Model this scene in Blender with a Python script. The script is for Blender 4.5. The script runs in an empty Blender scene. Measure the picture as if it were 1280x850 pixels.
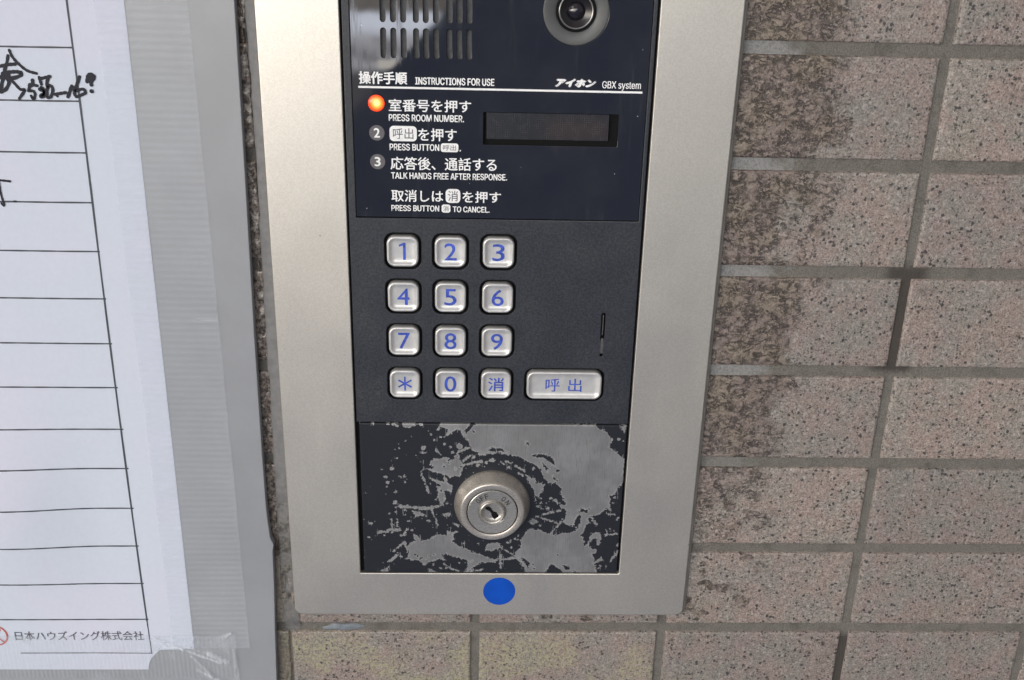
import bpy, bmesh, math, random
import numpy as np
from mathutils import Matrix, Vector

EXPOSURE = 0.0
SKYK = 6.0
SUNE = 0.27
LAMP = 1.9
# ------------------------------------------------------------------ setup
S = bpy.context.scene
COL = S.collection
R = math.radians
MM = 0.001

cam_d = bpy.data.cameras.new("camera")
cam = bpy.data.objects.new("camera", cam_d)
COL.objects.link(cam)
cam_d.sensor_width = 36.0
cam_d.lens = 1235.285 / 1280 * 36.0
cam_d.clip_start = 0.005
cam_d.clip_end = 100.0
cam.matrix_world = Matrix(((0.99935, -0.01176, -0.03415, -0.20019),
                           (-0.02757, 0.36245, -0.93160, -0.43550),
                           (0.02333, 0.93193, 0.36189, 0.33381),
                           (0, 0, 0, 1)))
S.camera = cam
S.view_settings.view_transform = 'Standard'
S.view_settings.look = 'None'
S.view_settings.exposure = EXPOSURE
S.view_settings.gamma = 1.0

SUN = Vector((-0.62, -0.62, 0.62)).normalized()
sun_d = bpy.data.lights.new("sun", 'SUN')
sun_d.energy = SUNE
sun_d.angle = R(22)
sun_d.color = (1.0, 0.985, 0.96)
sun_o = bpy.data.objects.new("sun", sun_d)
COL.objects.link(sun_o)
sun_o.rotation_euler = (-SUN).to_track_quat('-Z', 'Y').to_euler()


# ------------------------------------------------------------------ node helper
class NT:
    def __init__(s, tree):
        s.t = tree; s.n = tree.nodes; s.l = tree.links

    def node(s, typ, ins=None, **kw):
        n = s.n.new(typ)
        for k, v in kw.items():
            setattr(n, k, v)
        for k, v in (ins or {}).items():
            s.put(n, k, v)
        return n

    def put(s, n, k, v):
        if hasattr(v, 'bl_idname') and hasattr(v, 'outputs'):
            v = v.outputs[0]
        if isinstance(v, bpy.types.NodeSocket):
            s.l.new(v, n.inputs[k])
        else:
            if isinstance(v, (tuple, list)) and len(v) == 3 and n.inputs[k].type == 'RGBA':
                v = (*v, 1.0)
            n.inputs[k].default_value = v

    def m(s, op, a, b=0.0, c=0.0, clamp=False):
        n = s.node('ShaderNodeMath', {0: a, 1: b, 2: c}, operation=op, use_clamp=clamp)
        return n.outputs[0]

    def ramp(s, v, lo, hi, a=0.0, b=1.0, smooth=True):
        n = s.node('ShaderNodeMapRange', {0: v, 1: lo, 2: hi, 3: a, 4: b})
        if smooth:
            n.interpolation_type = 'SMOOTHSTEP'
        return n.outputs[0]

    def mix(s, f, a, b, mode='MIX'):
        n = s.n.new('ShaderNodeMix'); n.data_type = 'RGBA'; n.blend_type = mode
        s.put(n, 0, f)
        for i, v in ((6, a), (7, b)):
            s.put(n, i, v)
        return n.outputs[2]

    def coords(s, scale=(1000, 1000, 1000), rot=(0, 0, 0)):
        tc = s.node('ShaderNodeTexCoord')
        mp = s.node('ShaderNodeMapping', {0: tc.outputs['Object'], 2: rot, 3: scale})
        return mp.outputs[0]

    def noise(s, vec, scale, detail=3.0, rough=0.55, dist=0.0):
        n = s.node('ShaderNodeTexNoise', {'Vector': vec, 'Scale': scale, 'Detail': detail, 'Roughness': rough, 'Distortion': dist})
        return n.outputs[0]

    def bump(s, h, strength, dist):
        n = s.node('ShaderNodeBump', {'Strength': strength, 'Distance': dist, 'Height': h})
        return n.outputs[0]


def new_mat(name):
    m = bpy.data.materials.new(name)
    m.use_nodes = True
    t = NT(m.node_tree)
    b = t.n['Principled BSDF']
    return m, t, b


# ------------------------------------------------------------------ world: overcast daylight of the open side, dim porch below and right
w = bpy.data.worlds.new("World")
S.world = w
w.use_nodes = True
t = NT(w.node_tree)
bg = t.n['Background']
sky = t.node('ShaderNodeTexSky', sky_type='NISHITA', sun_disc=False)
sky.sun_elevation = math.asin(SUN.z)
sky.sun_rotation = math.atan2(SUN.x, SUN.y) % (2 * math.pi)
sky.air_density = 1.5
sky.dust_density = 3.0
tc = t.node('ShaderNodeTexCoord')
sep = t.node('ShaderNodeSeparateXYZ', {0: tc.outputs['Generated']})
dy = t.m('MAXIMUM', t.m('MULTIPLY', sep.outputs[1], -1.0), 0.08)
p = t.m('DIVIDE', sep.outputs[0], dy)
q = t.m('DIVIDE', sep.outputs[2], dy)
cv = t.node('ShaderNodeCombineXYZ', {0: p, 1: 0.0, 2: q})
n1 = t.noise(cv.outputs[0], 22.0, 4.0, 0.6)
n2 = t.noise(cv.outputs[0], 60.0, 2.0, 0.5)
hsv = t.node('ShaderNodeHueSaturation', {'Saturation': 0.4, 'Value': 1.0, 'Color': sky.outputs[0]})
skyc = t.mix(1.0, hsv.outputs[0], (SKYK, SKYK, SKYK), 'MULTIPLY')
qn = t.m('ADD', q, t.m('MULTIPLY', t.m('SUBTRACT', n1, 0.5), 0.012))
# far belt under the sky: pale hills, then low grey buildings, a pale kerb, then the dim floor of the porch
far = t.mix(t.ramp(qn, -0.080, -0.064), (30.0, 29.5, 31.0), (54.0, 57.0, 65.0))
far = t.mix(t.m('MULTIPLY', t.ramp(n2, 0.42, 0.62), t.ramp(qn, -0.072, -0.08)), far, (15, 14.6, 15))
kerb = t.m('MULTIPLY', t.ramp(q, -0.107, -0.104), t.ramp(q, -0.095, -0.099))
kerb = t.m('MULTIPLY', kerb, t.ramp(p, -0.105, -0.098))
far = t.mix(kerb, far, (44.0, 41.0, 37.0))
ground = t.mix(t.ramp(q, -0.103, -0.112), far, (4.5, 4.4, 4.3))
ground = t.mix(t.ramp(q, -0.2, -0.7), ground, (1.3, 1.25, 1.2))
open_ = t.mix(t.ramp(q, 0.22, 0.50), skyc, (4.4, 4.1, 3.7))          # porch ceiling above the opening
env = t.mix(t.ramp(qn, -0.056, -0.050), ground, open_)
# right of a slanting edge the view is blocked: dark mass, then the shaded inside of the porch
edge = t.m('SUBTRACT', p, t.m('MULTIPLY_ADD', q, 0.95, 0.012))
edge = t.m('ADD', edge, t.m('MULTIPLY', t.m('SUBTRACT', n2, 0.5), 0.006))
side = t.m('MULTIPLY', t.ramp(edge, -0.004, 0.004), t.ramp(q, 1.2, 0.7))
side = t.m('MULTIPLY', side, t.ramp(p, 0.55, 0.35))
inner_ = t.mix(t.ramp(q, -0.1, -0.3), (2.6, 2.5, 2.5), (1.1, 1.05, 1.0))
env = t.mix(t.ramp(p, 0.1, 0.5), env, inner_)
env = t.mix(side, env, (1.5, 1.7, 2.3))
# something warm-coloured standing in the shade opposite, mirrored faintly in the display
warm = t.m('MULTIPLY', t.m('MULTIPLY', t.ramp(p, 0.062, 0.070), t.ramp(p, 0.134, 0.124)), t.m('MULTIPLY', t.ramp(q, -0.176, -0.166), t.ramp(q, -0.148, -0.156)))
env = t.mix(warm, env, (6.5, 3.9, 3.4))
t.put(bg, 'Color', env)
bg.inputs['Strength'].default_value = 0.1


# ------------------------------------------------------------------ object helpers (all sizes in mm; d = distance proud of the tile face)
def link_mesh(name, me, mat, parent=None, label=None):
    o = bpy.data.objects.new(name, me)
    COL.objects.link(o)
    if mat:
        me.materials.clear(); me.materials.append(mat)
    if parent:
        o.parent = parent
        o.matrix_parent_inverse = Matrix.Identity(4)
        o.location = -base_of(parent)
    if label:
        o['label'] = label
    return o


def base_of(o):
    v = Vector((0, 0, 0))
    while o:
        v += o.location; o = o.parent
    return v


def thing(name, label, cat, loc=(0, 0, 0)):
    o = bpy.data.objects.new(name, None)
    COL.objects.link(o)
    o.empty_display_size = 0.02
    o.location = Vector(loc) * MM
    o['label'] = label; o['category'] = cat
    return o


def tag(o, label, cat):
    o['label'] = label; o['category'] = cat
    return o


def mesh_from(name, verts, faces, smooth=False):
    me = bpy.data.meshes.new(name)
    me.from_pydata([tuple(v) for v in verts], [], faces)
    if smooth:
        me.polygons.foreach_set('use_smooth', [True] * len(me.polygons))
    me.update()
    return me


def rrect(x0, z0, x1, z1, r, n=6):
    r = max(r, 1e-4)
    pts = []
    for cx, cz, a0 in ((x1 - r, z1 - r, 0), (x0 + r, z1 - r, 90), (x0 + r, z0 + r, 180), (x1 - r, z0 + r, 270)):
        for i in range(n + 1):
            a = R(a0 + 90 * i / n)
            pts.append((cx + r * math.cos(a), cz + r * math.sin(a)))
    return pts


def circle(cx, cz, r, n=48):
    return [(cx + r * math.cos(2 * math.pi * i / n), cz + r * math.sin(2 * math.pi * i / n)) for i in range(n)]


def slab(outers, d0, d1, bevel=0.0, res=2):
    """flat piece between depths d0 and d1, any number of outlines (inner ones are holes), rounded edges"""
    cu = bpy.data.curves.new("c", 'CURVE')
    cu.dimensions = '2D'; cu.fill_mode = 'BOTH'
    for pts in outers:
        sp = cu.splines.new('POLY')
        sp.points.add(len(pts) - 1)
        for p_, (x, z) in zip(sp.points, pts):
            p_.co = (x, z, 0, 1)
        sp.use_cyclic_u = True
    cu.extrude = max((d1 - d0) / 2 - bevel, 0)
    cu.bevel_depth = bevel
    cu.bevel_resolution = res
    cu.offset = -bevel
    o = bpy.data.objects.new("c", cu)
    me = bpy.data.meshes.new_from_object(o)
    bpy.data.objects.remove(o); bpy.data.curves.remove(cu)
    mid = (d0 + d1) / 2
    for v in me.vertices:
        x, z, k = v.co
        v.co = (x * MM, -(mid + k) * MM, z * MM)
    me.update()
    return me


def join(meshes, name="j"):
    bm = bmesh.new()
    for me in meshes:
        bm.from_mesh(me)
        bpy.data.meshes.remove(me)
    out = bpy.data.meshes.new(name)
    bm.to_mesh(out); bm.free()
    return out


try:
    INTER = bpy.data.fonts.load(bpy.utils.system_resource('DATAFILES', path='fonts') + '/Inter.woff2')
except Exception:
    INTER = None


def text1(s, x0, z0, x1, z1, d, font=None,  shear=0.0, spacing=1.0, thick=0.04, keep=False, rot=0.0, pivot=None):
    """lettering stretched into the box x0..x1, z0..z1 (keep=True keeps its own proportions and fits the height)"""
    cu = bpy.data.curves.new("t", 'FONT')
    cu.body = s
    cu.size = 1.0
    if font: cu.font = font
    cu.shear = shear; cu.space_character = spacing
    cu.resolution_u = 4
    o = bpy.data.objects.new("t", cu)
    me = bpy.data.meshes.new_from_object(o)
    bpy.data.objects.remove(o); bpy.data.curves.remove(cu)
    co = np.empty(len(me.vertices) * 3); me.vertices.foreach_get('co', co); co = co.reshape(-1, 3)
    lo, hi = co.min(0), co.max(0)
    sx = (x1 - x0) / max(hi[0] - lo[0], 1e-6); sz = (z1 - z0) / max(hi[1] - lo[1], 1e-6)
    if keep:
        sx = sz
    x = (co[:, 0] - (lo[0] + hi[0]) / 2) * sx + (x0 + x1) / 2
    z = (co[:, 1] - (lo[1] + hi[1]) / 2) * sz + (z0 + z1) / 2
    if rot:
        px, pz = pivot
        c, s_ = math.cos(rot), math.sin(rot)
        x, z = px + (x - px) * c - (z - pz) * s_, pz + (x - px) * s_ + (z - pz) * c
    out = np.stack([x, -np.full_like(x, d), z], 1) * MM
    me.vertices.foreach_set('co', out.ravel())
    bm = bmesh.new(); bm.from_mesh(me)
    ext = bmesh.ops.extrude_face_region(bm, geom=bm.faces[:])
    for v in [g for g in ext['geom'] if isinstance(g, bmesh.types.BMVert)]:
        v.co.y -= thick * MM
    bmesh.ops.recalc_face_normals(bm, faces=bm.faces[:])
    bm.to_mesh(me); bm.free(); me.update()
    return me



def text(s, x0, z0, x1, z1, d, bold=0.0, font=None, **kw):
    """bold = extra stroke width in mm, made by overprinting slightly shifted copies"""
    if bold <= 0:
        return text1(s, x0, z0, x1, z1, d, font, **kw)
    h = bold / 2
    offs = [(-h, 0), (h, 0), (0, h * 0.7), (0, -h * 0.7)] if bold > 0.12 else [(-h, 0), (h, 0)]
    return join([text1(s, x0 + h + a, z0 + h * .7 + b, x1 - h + a, z1 - h * .7 + b, d + 0.004 * i, font, **kw) for i, (a, b) in enumerate(offs)])


def lathe(cx, cz, prof, n=96, smooth=True, cap=True):
    """turned piece about the axis through (cx, cz); prof = [(radius, d), ...] from the rim inwards"""
    vs, fs = [], []
    for r, d in prof:
        for i in range(n):
            a = 2 * math.pi * i / n
            vs.append(((cx + r * math.cos(a)) * MM, -d * MM, (cz + r * math.sin(a)) * MM))
    for k in range(len(prof) - 1):
        for i in range(n):
            j = (i + 1) % n
            fs.append((k * n + i, k * n + j, (k + 1) * n + j, (k + 1) * n + i))
    if cap:
        fs.append(tuple((len(prof) - 1) * n + i for i in range(n)))
    me = mesh_from("l", vs, fs, smooth)
    return me


def sharp(me, angle=32):
    me.set_sharp_from_angle(angle=R(angle))
    return me


def loft(rings, cap=True, smooth=True):
    n = len(rings[0][0]); vs, fs = [], []
    for pts, d in rings:
        vs += [(x * MM, -d * MM, z * MM) for x, z in pts]
    for k in range(len(rings) - 1):
        for i in range(n):
            j = (i + 1) % n
            fs.append((k * n + i, k * n + j, (k + 1) * n + j, (k + 1) * n + i))
    if cap:
        fs.append(tuple((len(rings) - 1) * n + i for i in range(n)))
    return mesh_from("loft", vs, fs, smooth)


def ribbon(pts, r, d, thick=0.03, dfun=None, cap=10):
    """a pen stroke: polyline of half width r with round ends, as thin raised ink"""
    # resample with a Catmull-Rom curve so strokes bend smoothly
    P_ = [Vector((a, b)) for a, b in pts]
    if len(P_) > 2:
        Q_ = []
        for i in range(len(P_) - 1):
            a, b, c, e = P_[max(i - 1, 0)], P_[i], P_[i + 1], P_[min(i + 2, len(P_) - 1)]
            for k in range(5):
                u = k / 5
                Q_.append(0.5 * ((2 * b) + (c - a) * u + (2 * a - 5 * b + 4 * c - e) * u * u + (3 * b - a - 3 * c + e) * u ** 3))
        Q_.append(P_[-1]); P_ = Q_
    else:
        P_ = [P_[0].lerp(P_[1], k / 8) for k in range(9)]
    L, Rr = [], []
    n = len(P_)
    for i, a in enumerate(P_):
        tdir = (P_[min(i + 1, n - 1)] - P_[max(i - 1, 0)])
        tdir = tdir.normalized() if tdir.length > 1e-9 else Vector((1, 0))
        nn = Vector((-tdir.y, tdir.x))
        rr = r * (1 + 0.12 * math.sin(i * 1.7 + a.x))
        L.append(a + nn * rr); Rr.append(a - nn * rr)
    t0 = (P_[1] - P_[0]).normalized(); t1 = (P_[-1] - P_[-2]).normalized()
    def fan(c, tdir, sgn):
        a0 = math.atan2(tdir.y, tdir.x) * 1.0
        return [c + Vector((math.cos(a0 + sgn * R(90 - 180 * k / cap)), math.sin(a0 + sgn * R(90 - 180 * k / cap)))) * r for k in range(1, cap)]
    vs, fs = [], []
    def D(v):
        dd = d + (dfun(v.x, v.y) if dfun else 0)
        return (v.x * MM, -(dd + thick) * MM, v.y * MM)
    for a, b in zip(L, Rr):
        vs += [D(a), D(b)]
    for i in range(n - 1):
        fs.append((2 * i, 2 * i + 1, 2 * i + 3, 2 * i + 2))
    e = fan(P_[-1], t1, 1)
    b0 = len(vs); vs += [D(v) for v in e]
    fs.append(tuple([2 * n - 1] + list(range(b0 + len(e) - 1, b0 - 1, -1)) + [2 * n - 2]))
    e = fan(P_[0], -t0, 1)
    b0 = len(vs); vs += [D(v) for v in e]
    fs.append(tuple([0] + list(range(b0 + len(e) - 1, b0 - 1, -1)) + [1]))
    return mesh_from("rib", vs, fs)


# numpy value noise, used for real relief
def vnoise(x, y, seed=0):
    xi = np.floor(x).astype(np.int64); yi = np.floor(y).astype(np.int64)
    fx = x - xi; fy = y - yi
    fx = fx * fx * (3 - 2 * fx); fy = fy * fy * (3 - 2 * fy)
    def h(a, b):
        n = (a * 374761393 + b * 668265263 + seed * 982451653) & 0x7fffffff
        n = ((n ^ (n >> 13)) * 1274126177) & 0x7fffffff
        return ((n ^ (n >> 16)) & 0xffff) / 65535.0
    return (h(xi, yi) * (1 - fx) + h(xi + 1, yi) * fx) * (1 - fy) + (h(xi, yi + 1) * (1 - fx) + h(xi + 1, yi + 1) * fx) * fy


def fbm(x, y, oct=4, seed=0, gain=0.5):
    s = 0; a = 1; tot = 0
    for o in range(oct):
        s = s + a * vnoise(x * 2 ** o + 17.3 * o, y * 2 ** o - 9.1 * o, seed + o)
        tot += a; a *= gain
    return s / tot


def sstep(x, a, b):
    u = np.clip((x - a) / (b - a), 0, 1)
    return u * u * (3 - 2 * u)


def grid_mesh(X, Z, Dd, attrs=None, smooth=True):
    """X, Z, Dd are 2-D arrays of mm (rows = z)"""
    nr, nc = X.shape
    vs = np.stack([X, -Dd, Z], -1).reshape(-1, 3) * MM
    idx = np.arange(nr * nc).reshape(nr, nc)
    f = np.stack([idx[:-1, :-1], idx[:-1, 1:], idx[1:, 1:], idx[1:, :-1]], -1).reshape(-1, 4)
    me = bpy.data.meshes.new("g")
    me.vertices.add(len(vs)); me.vertices.foreach_set('co', vs.ravel())
    me.loops.add(f.size); me.loops.foreach_set('vertex_index', f.ravel().astype(np.int32))
    me.polygons.add(len(f))
    me.polygons.foreach_set('loop_start', (np.arange(len(f)) * 4).astype(np.int32))
    if smooth:
        me.polygons.foreach_set('use_smooth', np.ones(len(f), dtype=bool))
    for k, v in (attrs or {}).items():
        at = me.attributes.new(k, 'FLOAT', 'POINT')
        at.data.foreach_set('value', v.astype(np.float32).ravel())
    me.update(calc_edges=True)
    return me


# ------------------------------------------------------------------ materials
def simple(name, col, rough, metal=0.0, bump=None, spec=0.5, var=0.0, vscale=0.05, coat=0.0):
    m, t, b = new_mat(name)
    b.inputs['Roughness'].default_value = rough
    b.inputs['Metallic'].default_value = metal
    b.inputs['Specular IOR Level'].default_value = spec
    b.inputs['Coat Weight'].default_value = coat
    c = t.coords()
    if var:
        n = t.noise(c, vscale, 5.0, 0.6)
        t.put(b, 'Base Color', t.mix(t.ramp(n, 0.3, 0.7), tuple(x * (1 - var) for x in col), tuple(min(x * (1 + var), 1) for x in col)))
    else:
        b.inputs['Base Color'].default_value = (*col, 1)
    if bump:
        sc, st_, ds = bump
        t.put(b, 'Normal', t.bump(t.noise(c, sc, 3.0), st_, ds * MM))
    return m


def mat_tile():
    m, t, b = new_mat("speckled_tile")
    c = t.coords()
    rough = t.node('ShaderNodeAttribute', attribute_name='rough').outputs['Fac']
    wet = t.node('ShaderNodeAttribute', attribute_name='grime').outputs['Fac']
    yel = t.node('ShaderNodeAttribute', attribute_name='yellow').outputs['Fac']
    tone = t.node('ShaderNodeAttribute', attribute_name='tone').outputs['Fac']
    # coordinates shaken a little so grains are not round
    nv = t.node('ShaderNodeTexNoise', {'Vector': c, 'Scale': 1.3, 'Detail': 2.0})
    sh = t.node('ShaderNodeVectorMath', {0: nv.outputs['Color'], 1: (0.5, 0.5, 0.5)}, operation='SUBTRACT')
    sh2 = t.node('ShaderNodeVectorMath', {0: sh.outputs[0], 3: 1.5}, operation='SCALE')
    cj = t.node('ShaderNodeVectorMath', {0: c, 1: sh2.outputs[0]}, operation='ADD').outputs[0]
    big = t.noise(c, 0.05, 4.0, 0.6)
    base = t.mix(t.ramp(big, 0.40, 0.60), (0.226, 0.219, 0.206), (0.268, 0.215, 0.202))
    warm = t.noise(c, 0.033, 3.0, 0.55)
    base = t.mix(t.ramp(warm, 0.52, 0.72, 0.0, 0.4), base, (0.240, 0.218, 0.185))
    mid = t.noise(c, 0.42, 4.0, 0.7)
    base = t.mix(t.ramp(mid, 0.40, 0.72, 0.0, 0.75), base, (0.40, 0.36, 0.335))
    base = t.mix(t.ramp(mid, 0.46, 0.28, 0.0, 0.75), base, (0.140, 0.120, 0.110))
    fine = t.noise(c, 1.1, 3.0, 0.7)
    base = t.mix(t.ramp(fine, 0.36, 0.64), t.mix(1.0, base, (0.64, 0.62, 0.60), 'MULTIPLY'), t.mix(1.0, base, (1.22, 1.20, 1.18), 'MULTIPLY'))
    # pale feldspar grains
    v2 = t.node('ShaderNodeTexVoronoi', {'Vector': cj, 'Scale': 0.5, 'Randomness': 1.0})
    g = t.m('MULTIPLY', t.ramp(v2.outputs['Distance'], 0.5, 0.2), t.ramp(v2.outputs['Color'], 0.72, 0.80))
    base = t.mix(t.m('MULTIPLY', g, 0.5), base, (0.47, 0.44, 0.42))
    # dark grains of many sizes, in drifts
    for sc_, lo, hi, s0, s1, k in ((0.62, 0.90, 0.62, 0.18, 0.34, 0.95), (1.05, 0.92, 0.66, 0.17, 0.34, 0.8)):
        v1 = t.node('ShaderNodeTexVoronoi', {'Vector': cj, 'Scale': sc_, 'Randomness': 1.0})
        sep1 = t.node('ShaderNodeSeparateColor', {0: v1.outputs['Color']})
        drift = t.ramp(t.noise(c, 0.085, 3.0, 0.6), 0.32, 0.68, lo, hi)
        size = t.m('MULTIPLY_ADD', sep1.outputs[1], s1, s0)
        g = t.m('MULTIPLY', t.ramp(t.m('SUBTRACT', v1.outputs['Distance'], size), 0.10, -0.06), t.m('GREATER_THAN', sep1.outputs[0], drift))
        base = t.mix(t.m('MULTIPLY', g, k), base, (0.032, 0.030, 0.030))
    base = t.mix(1.0, base, t.mix(tone, (0.90, 0.895, 0.92), (1.07, 1.05, 1.05)), 'MULTIPLY')
    # rough, dirty strip beside the intercom: dark squiggly pits in a browned crust
    worm = t.node('ShaderNodeMapping', {0: cj, 2: (0, R(-24), 0), 3: (0.72, 1, 1.1)})
    n1 = t.noise(worm.outputs[0], 0.26, 3.0, 0.6, 0.9)
    n2 = t.noise(worm.outputs[0], 0.42, 4.0, 0.66, 0.4)
    ridge = t.m('ABSOLUTE', t.m('SUBTRACT', n1, 0.5))
    gate = t.ramp(t.noise(c, 0.16, 3.0, 0.6), 0.36, 0.56)
    pit = t.m('MULTIPLY', t.ramp(ridge, 0.07, 0.02), gate)
    pit = t.m('MAXIMUM', pit, t.m('MULTIPLY', t.ramp(n2, 0.44, 0.37), t.m('MULTIPLY_ADD', gate, 0.5, 0.5)))
    hue = t.noise(c, 0.045, 3.0)
    crust = t.mix(t.ramp(hue, 0.44, 0.62), (0.215, 0.168, 0.157), (0.238, 0.196, 0.155))
    crust = t.mix(t.ramp(n2, 0.5, 0.68, 0.0, 0.75), crust, (0.325, 0.275, 0.245))
    crust = t.mix(t.ramp(fine, 0.35, 0.65), t.mix(1.0, crust, (0.72, 0.70, 0.68), 'MULTIPLY'), crust)
    r0 = t.ramp(t.m('ADD', rough, t.m('MULTIPLY', t.m('SUBTRACT', mid, 0.5), 1.1)), 0.12, 0.85)
    base = t.mix(t.m('MULTIPLY', r0, 0.9), base, crust)
    pr = t.ramp(t.m('ADD', rough, t.m('MULTIPLY', t.m('SUBTRACT', hue, 0.5), 0.8)), 0.05, 0.35)
    base = t.mix(t.m('MULTIPLY', t.m('MULTIPLY', pit, pr), 0.95), base, (0.034, 0.025, 0.022))
    # yellowish speckle low down
    ny = t.noise(c, 0.55, 5.0, 0.7)
    base = t.mix(t.m('MULTIPLY', yel, t.ramp(ny, 0.47, 0.55, 0.0, 0.9)), base, (0.36, 0.34, 0.22))
    # grimy cut edge beside the board
    gr = t.mix(t.ramp(t.noise(c, 0.5, 4.0, 0.7), 0.38, 0.62), (0.045, 0.035, 0.028), (0.30, 0.25, 0.215))
    base = t.mix(wet, base, gr)
    t.put(b, 'Base Color', base)
    t.put(b, 'Roughness', t.ramp(wet, 0.0, 1.0, 0.5, 0.16))
    b.inputs['Specular IOR Level'].default_value = 0.9
    h = t.m('ADD', t.m('MULTIPLY', fine, 0.55), t.m('MULTIPLY', mid, 0.5))
    h = t.m('ADD', h, t.m('MULTIPLY', t.m('SUBTRACT', n2, pit), t.m('MULTIPLY', rough, 1.5)))
    t.put(b, 'Normal', t.bump(h, 0.7, 0.45 * MM))
    return m


def mat_grout():
    m, t, b = new_mat("grey_grout")
    c = t.coords()
    tc = t.node('ShaderNodeTexCoord')
    s = t.node('ShaderNodeSeparateXYZ', {0: c})
    x, z = s.outputs[0], s.outputs[2]
    n = t.noise(c, 0.8, 5.0, 0.65)
    n2 = t.noise(c, 0.09, 4.0, 0.6)
    grit = t.noise(c, 1.5, 3.0, 0.7)
    base = t.mix(n, (0.130, 0.122, 0.112), (0.20, 0.190, 0.175))
    base = t.mix(t.ramp(grit, 0.35, 0.65), t.mix(1.0, base, (0.72, 0.72, 0.72), 'MULTIPLY'), t.mix(1.0, base, (1.15, 1.15, 1.15), 'MULTIPLY'))
    base = t.mix(t.ramp(n2, 0.45, 0.75), base, t.mix(1.0, base, (0.7, 0.7, 0.7), 'MULTIPLY'))
    # old pale sealant left in the bed joints next to the intercom
    xj = t.m('ADD', x, t.m('MULTIPLY', t.m('SUBTRACT', n2, 0.5), 40.0))
    k = t.m('MULTIPLY', t.ramp(xj, -58, -72), t.ramp(x, -100, -94))
    k = t.m('MULTIPLY', k, t.ramp(z, 60, 160, 0.0, 1.0))
    base = t.mix(t.m('MULTIPLY', k, t.ramp(n, 0.3, 0.6, 0.35, 0.85)), base, (0.285, 0.29, 0.30))
    # soot-dark upright joint
    zj = t.m('ADD', z, t.m('MULTIPLY', t.m('SUBTRACT', n, 0.5), 6.0))
    k = t.m('MULTIPLY', t.ramp(zj, 148, 152), t.ramp(zj, 208, 200))
    k2 = t.ramp(zj, -3, -8)
    k = t.m('MAXIMUM', k, k2)
    k = t.m('MULTIPLY', k, t.ramp(t.m('ABSOLUTE', x), 14, 6))
    base = t.mix(t.m('MULTIPLY', k, 0.85), base, (0.042, 0.036, 0.032))
    t.put(b, 'Base Color', base)
    b.inputs['Roughness'].default_value = 0.85
    sand = t.noise(c, 2.2, 3.0, 0.7)
    t.put(b, 'Normal', t.bump(t.m('ADD', n, sand), 0.7, 0.4 * MM))
    return m


def mat_plate():
    m, t, b = new_mat("satin_champagne_metal")
    c = t.coords()
    g = t.noise(c, 1.6, 2.0, 0.7)
    big = t.noise(c, 0.02, 3.0, 0.6)
    col = t.mix(t.ramp(g, 0.3, 0.7), (0.61, 0.58, 0.535), (0.70, 0.67, 0.625))
    t.put(b, 'Base Color', col)
    sp = t.node('ShaderNodeTexVoronoi', {'Vector': c, 'Scale': 0.07, 'Randomness': 1.0})
    sc = t.node('ShaderNodeSeparateColor', {0: sp.outputs['Color']})
    fleck = t.m('MULTIPLY', t.ramp(sp.outputs['Distance'], 0.045, 0.02), t.m('GREATER_THAN', sc.outputs[0], 0.55))
    t.put(b, 'Base Color', t.mix(t.m('MULTIPLY', fleck, 0.8), col, (0.08, 0.07, 0.065)))
    smear = t.node('ShaderNodeMapping', {0: c, 2: (0, R(12), 0), 3: (0.10, 1, 0.018)})
    sm = t.noise(smear.outputs[0], 1.0, 4.0, 0.65)
    b.inputs['Metallic'].default_value = 0.85
    t.put(b, 'Roughness', t.m('ADD', t.ramp(big, 0.3, 0.7, 0.39, 0.44), t.ramp(sm, 0.4, 0.7, -0.006, 0.014)))
    t.put(b, 'Normal', t.bump(g, 0.22, 0.12 * MM))
    return m


def mat_plastic(name, col, rough, sc=2.2, st_=0.25):
    m, t, b = new_mat(name)
    c = t.coords()
    g = t.noise(c, sc, 2.0, 0.7)
    d = t.noise(c, 0.06, 4.0, 0.6)
    dust = t.m('MULTIPLY', t.ramp(d, 0.45, 0.8), t.ramp(t.noise(c, 0.7, 3.0, 0.7), 0.45, 0.75))
    base = t.mix(t.ramp(g, 0.35, 0.65), tuple(x * 0.66 for x in col), tuple(x * 1.34 for x in col))
    base = t.mix(t.m('MULTIPLY', dust, 0.22), base, (0.22, 0.20, 0.18))
    t.put(b, 'Base Color', base)
    t.put(b, 'Roughness', t.ramp(d, 0.3, 0.7, rough - 0.05, rough + 0.07))
    t.put(b, 'Normal', t.bump(g, st_, 0.15 * MM))
    return m


def mat_glass():
    m, t, b = new_mat("dark_window")
    c = t.coords()
    d = t.noise(c, 0.05, 4.0, 0.6)
    sp = t.node('ShaderNodeTexVoronoi', {'Vector': c, 'Scale': 0.22, 'Randomness': 1.0})
    sc = t.node('ShaderNodeSeparateColor', {0: sp.outputs['Color']})
    dust = t.m('MULTIPLY', t.ramp(sp.outputs['Distance'], 0.075, 0.04), t.m('GREATER_THAN', sc.outputs[0], 0.82))
    streak = t.node('ShaderNodeMapping', {0: c, 3: (0.35, 1, 0.025)})
    smear = t.ramp(t.noise(streak.outputs[0], 1.0, 3.0, 0.6), 0.58, 0.78)
    base = t.mix(t.ramp(d, 0.35, 0.7), (0.010, 0.012, 0.020), (0.017, 0.018, 0.026))
    base = t.mix(t.m('MULTIPLY', smear, 0.12), base, (0.12, 0.12, 0.13))
    base = t.mix(dust, base, (0.30, 0.30, 0.32))
    t.put(b, 'Base Color', base)
    t.put(b, 'Roughness', t.m('ADD', t.ramp(d, 0.3, 0.7, 0.02, 0.045), t.m('MULTIPLY', smear, 0.10)))
    b.inputs['IOR'].default_value = 1.8
    return m


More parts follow.
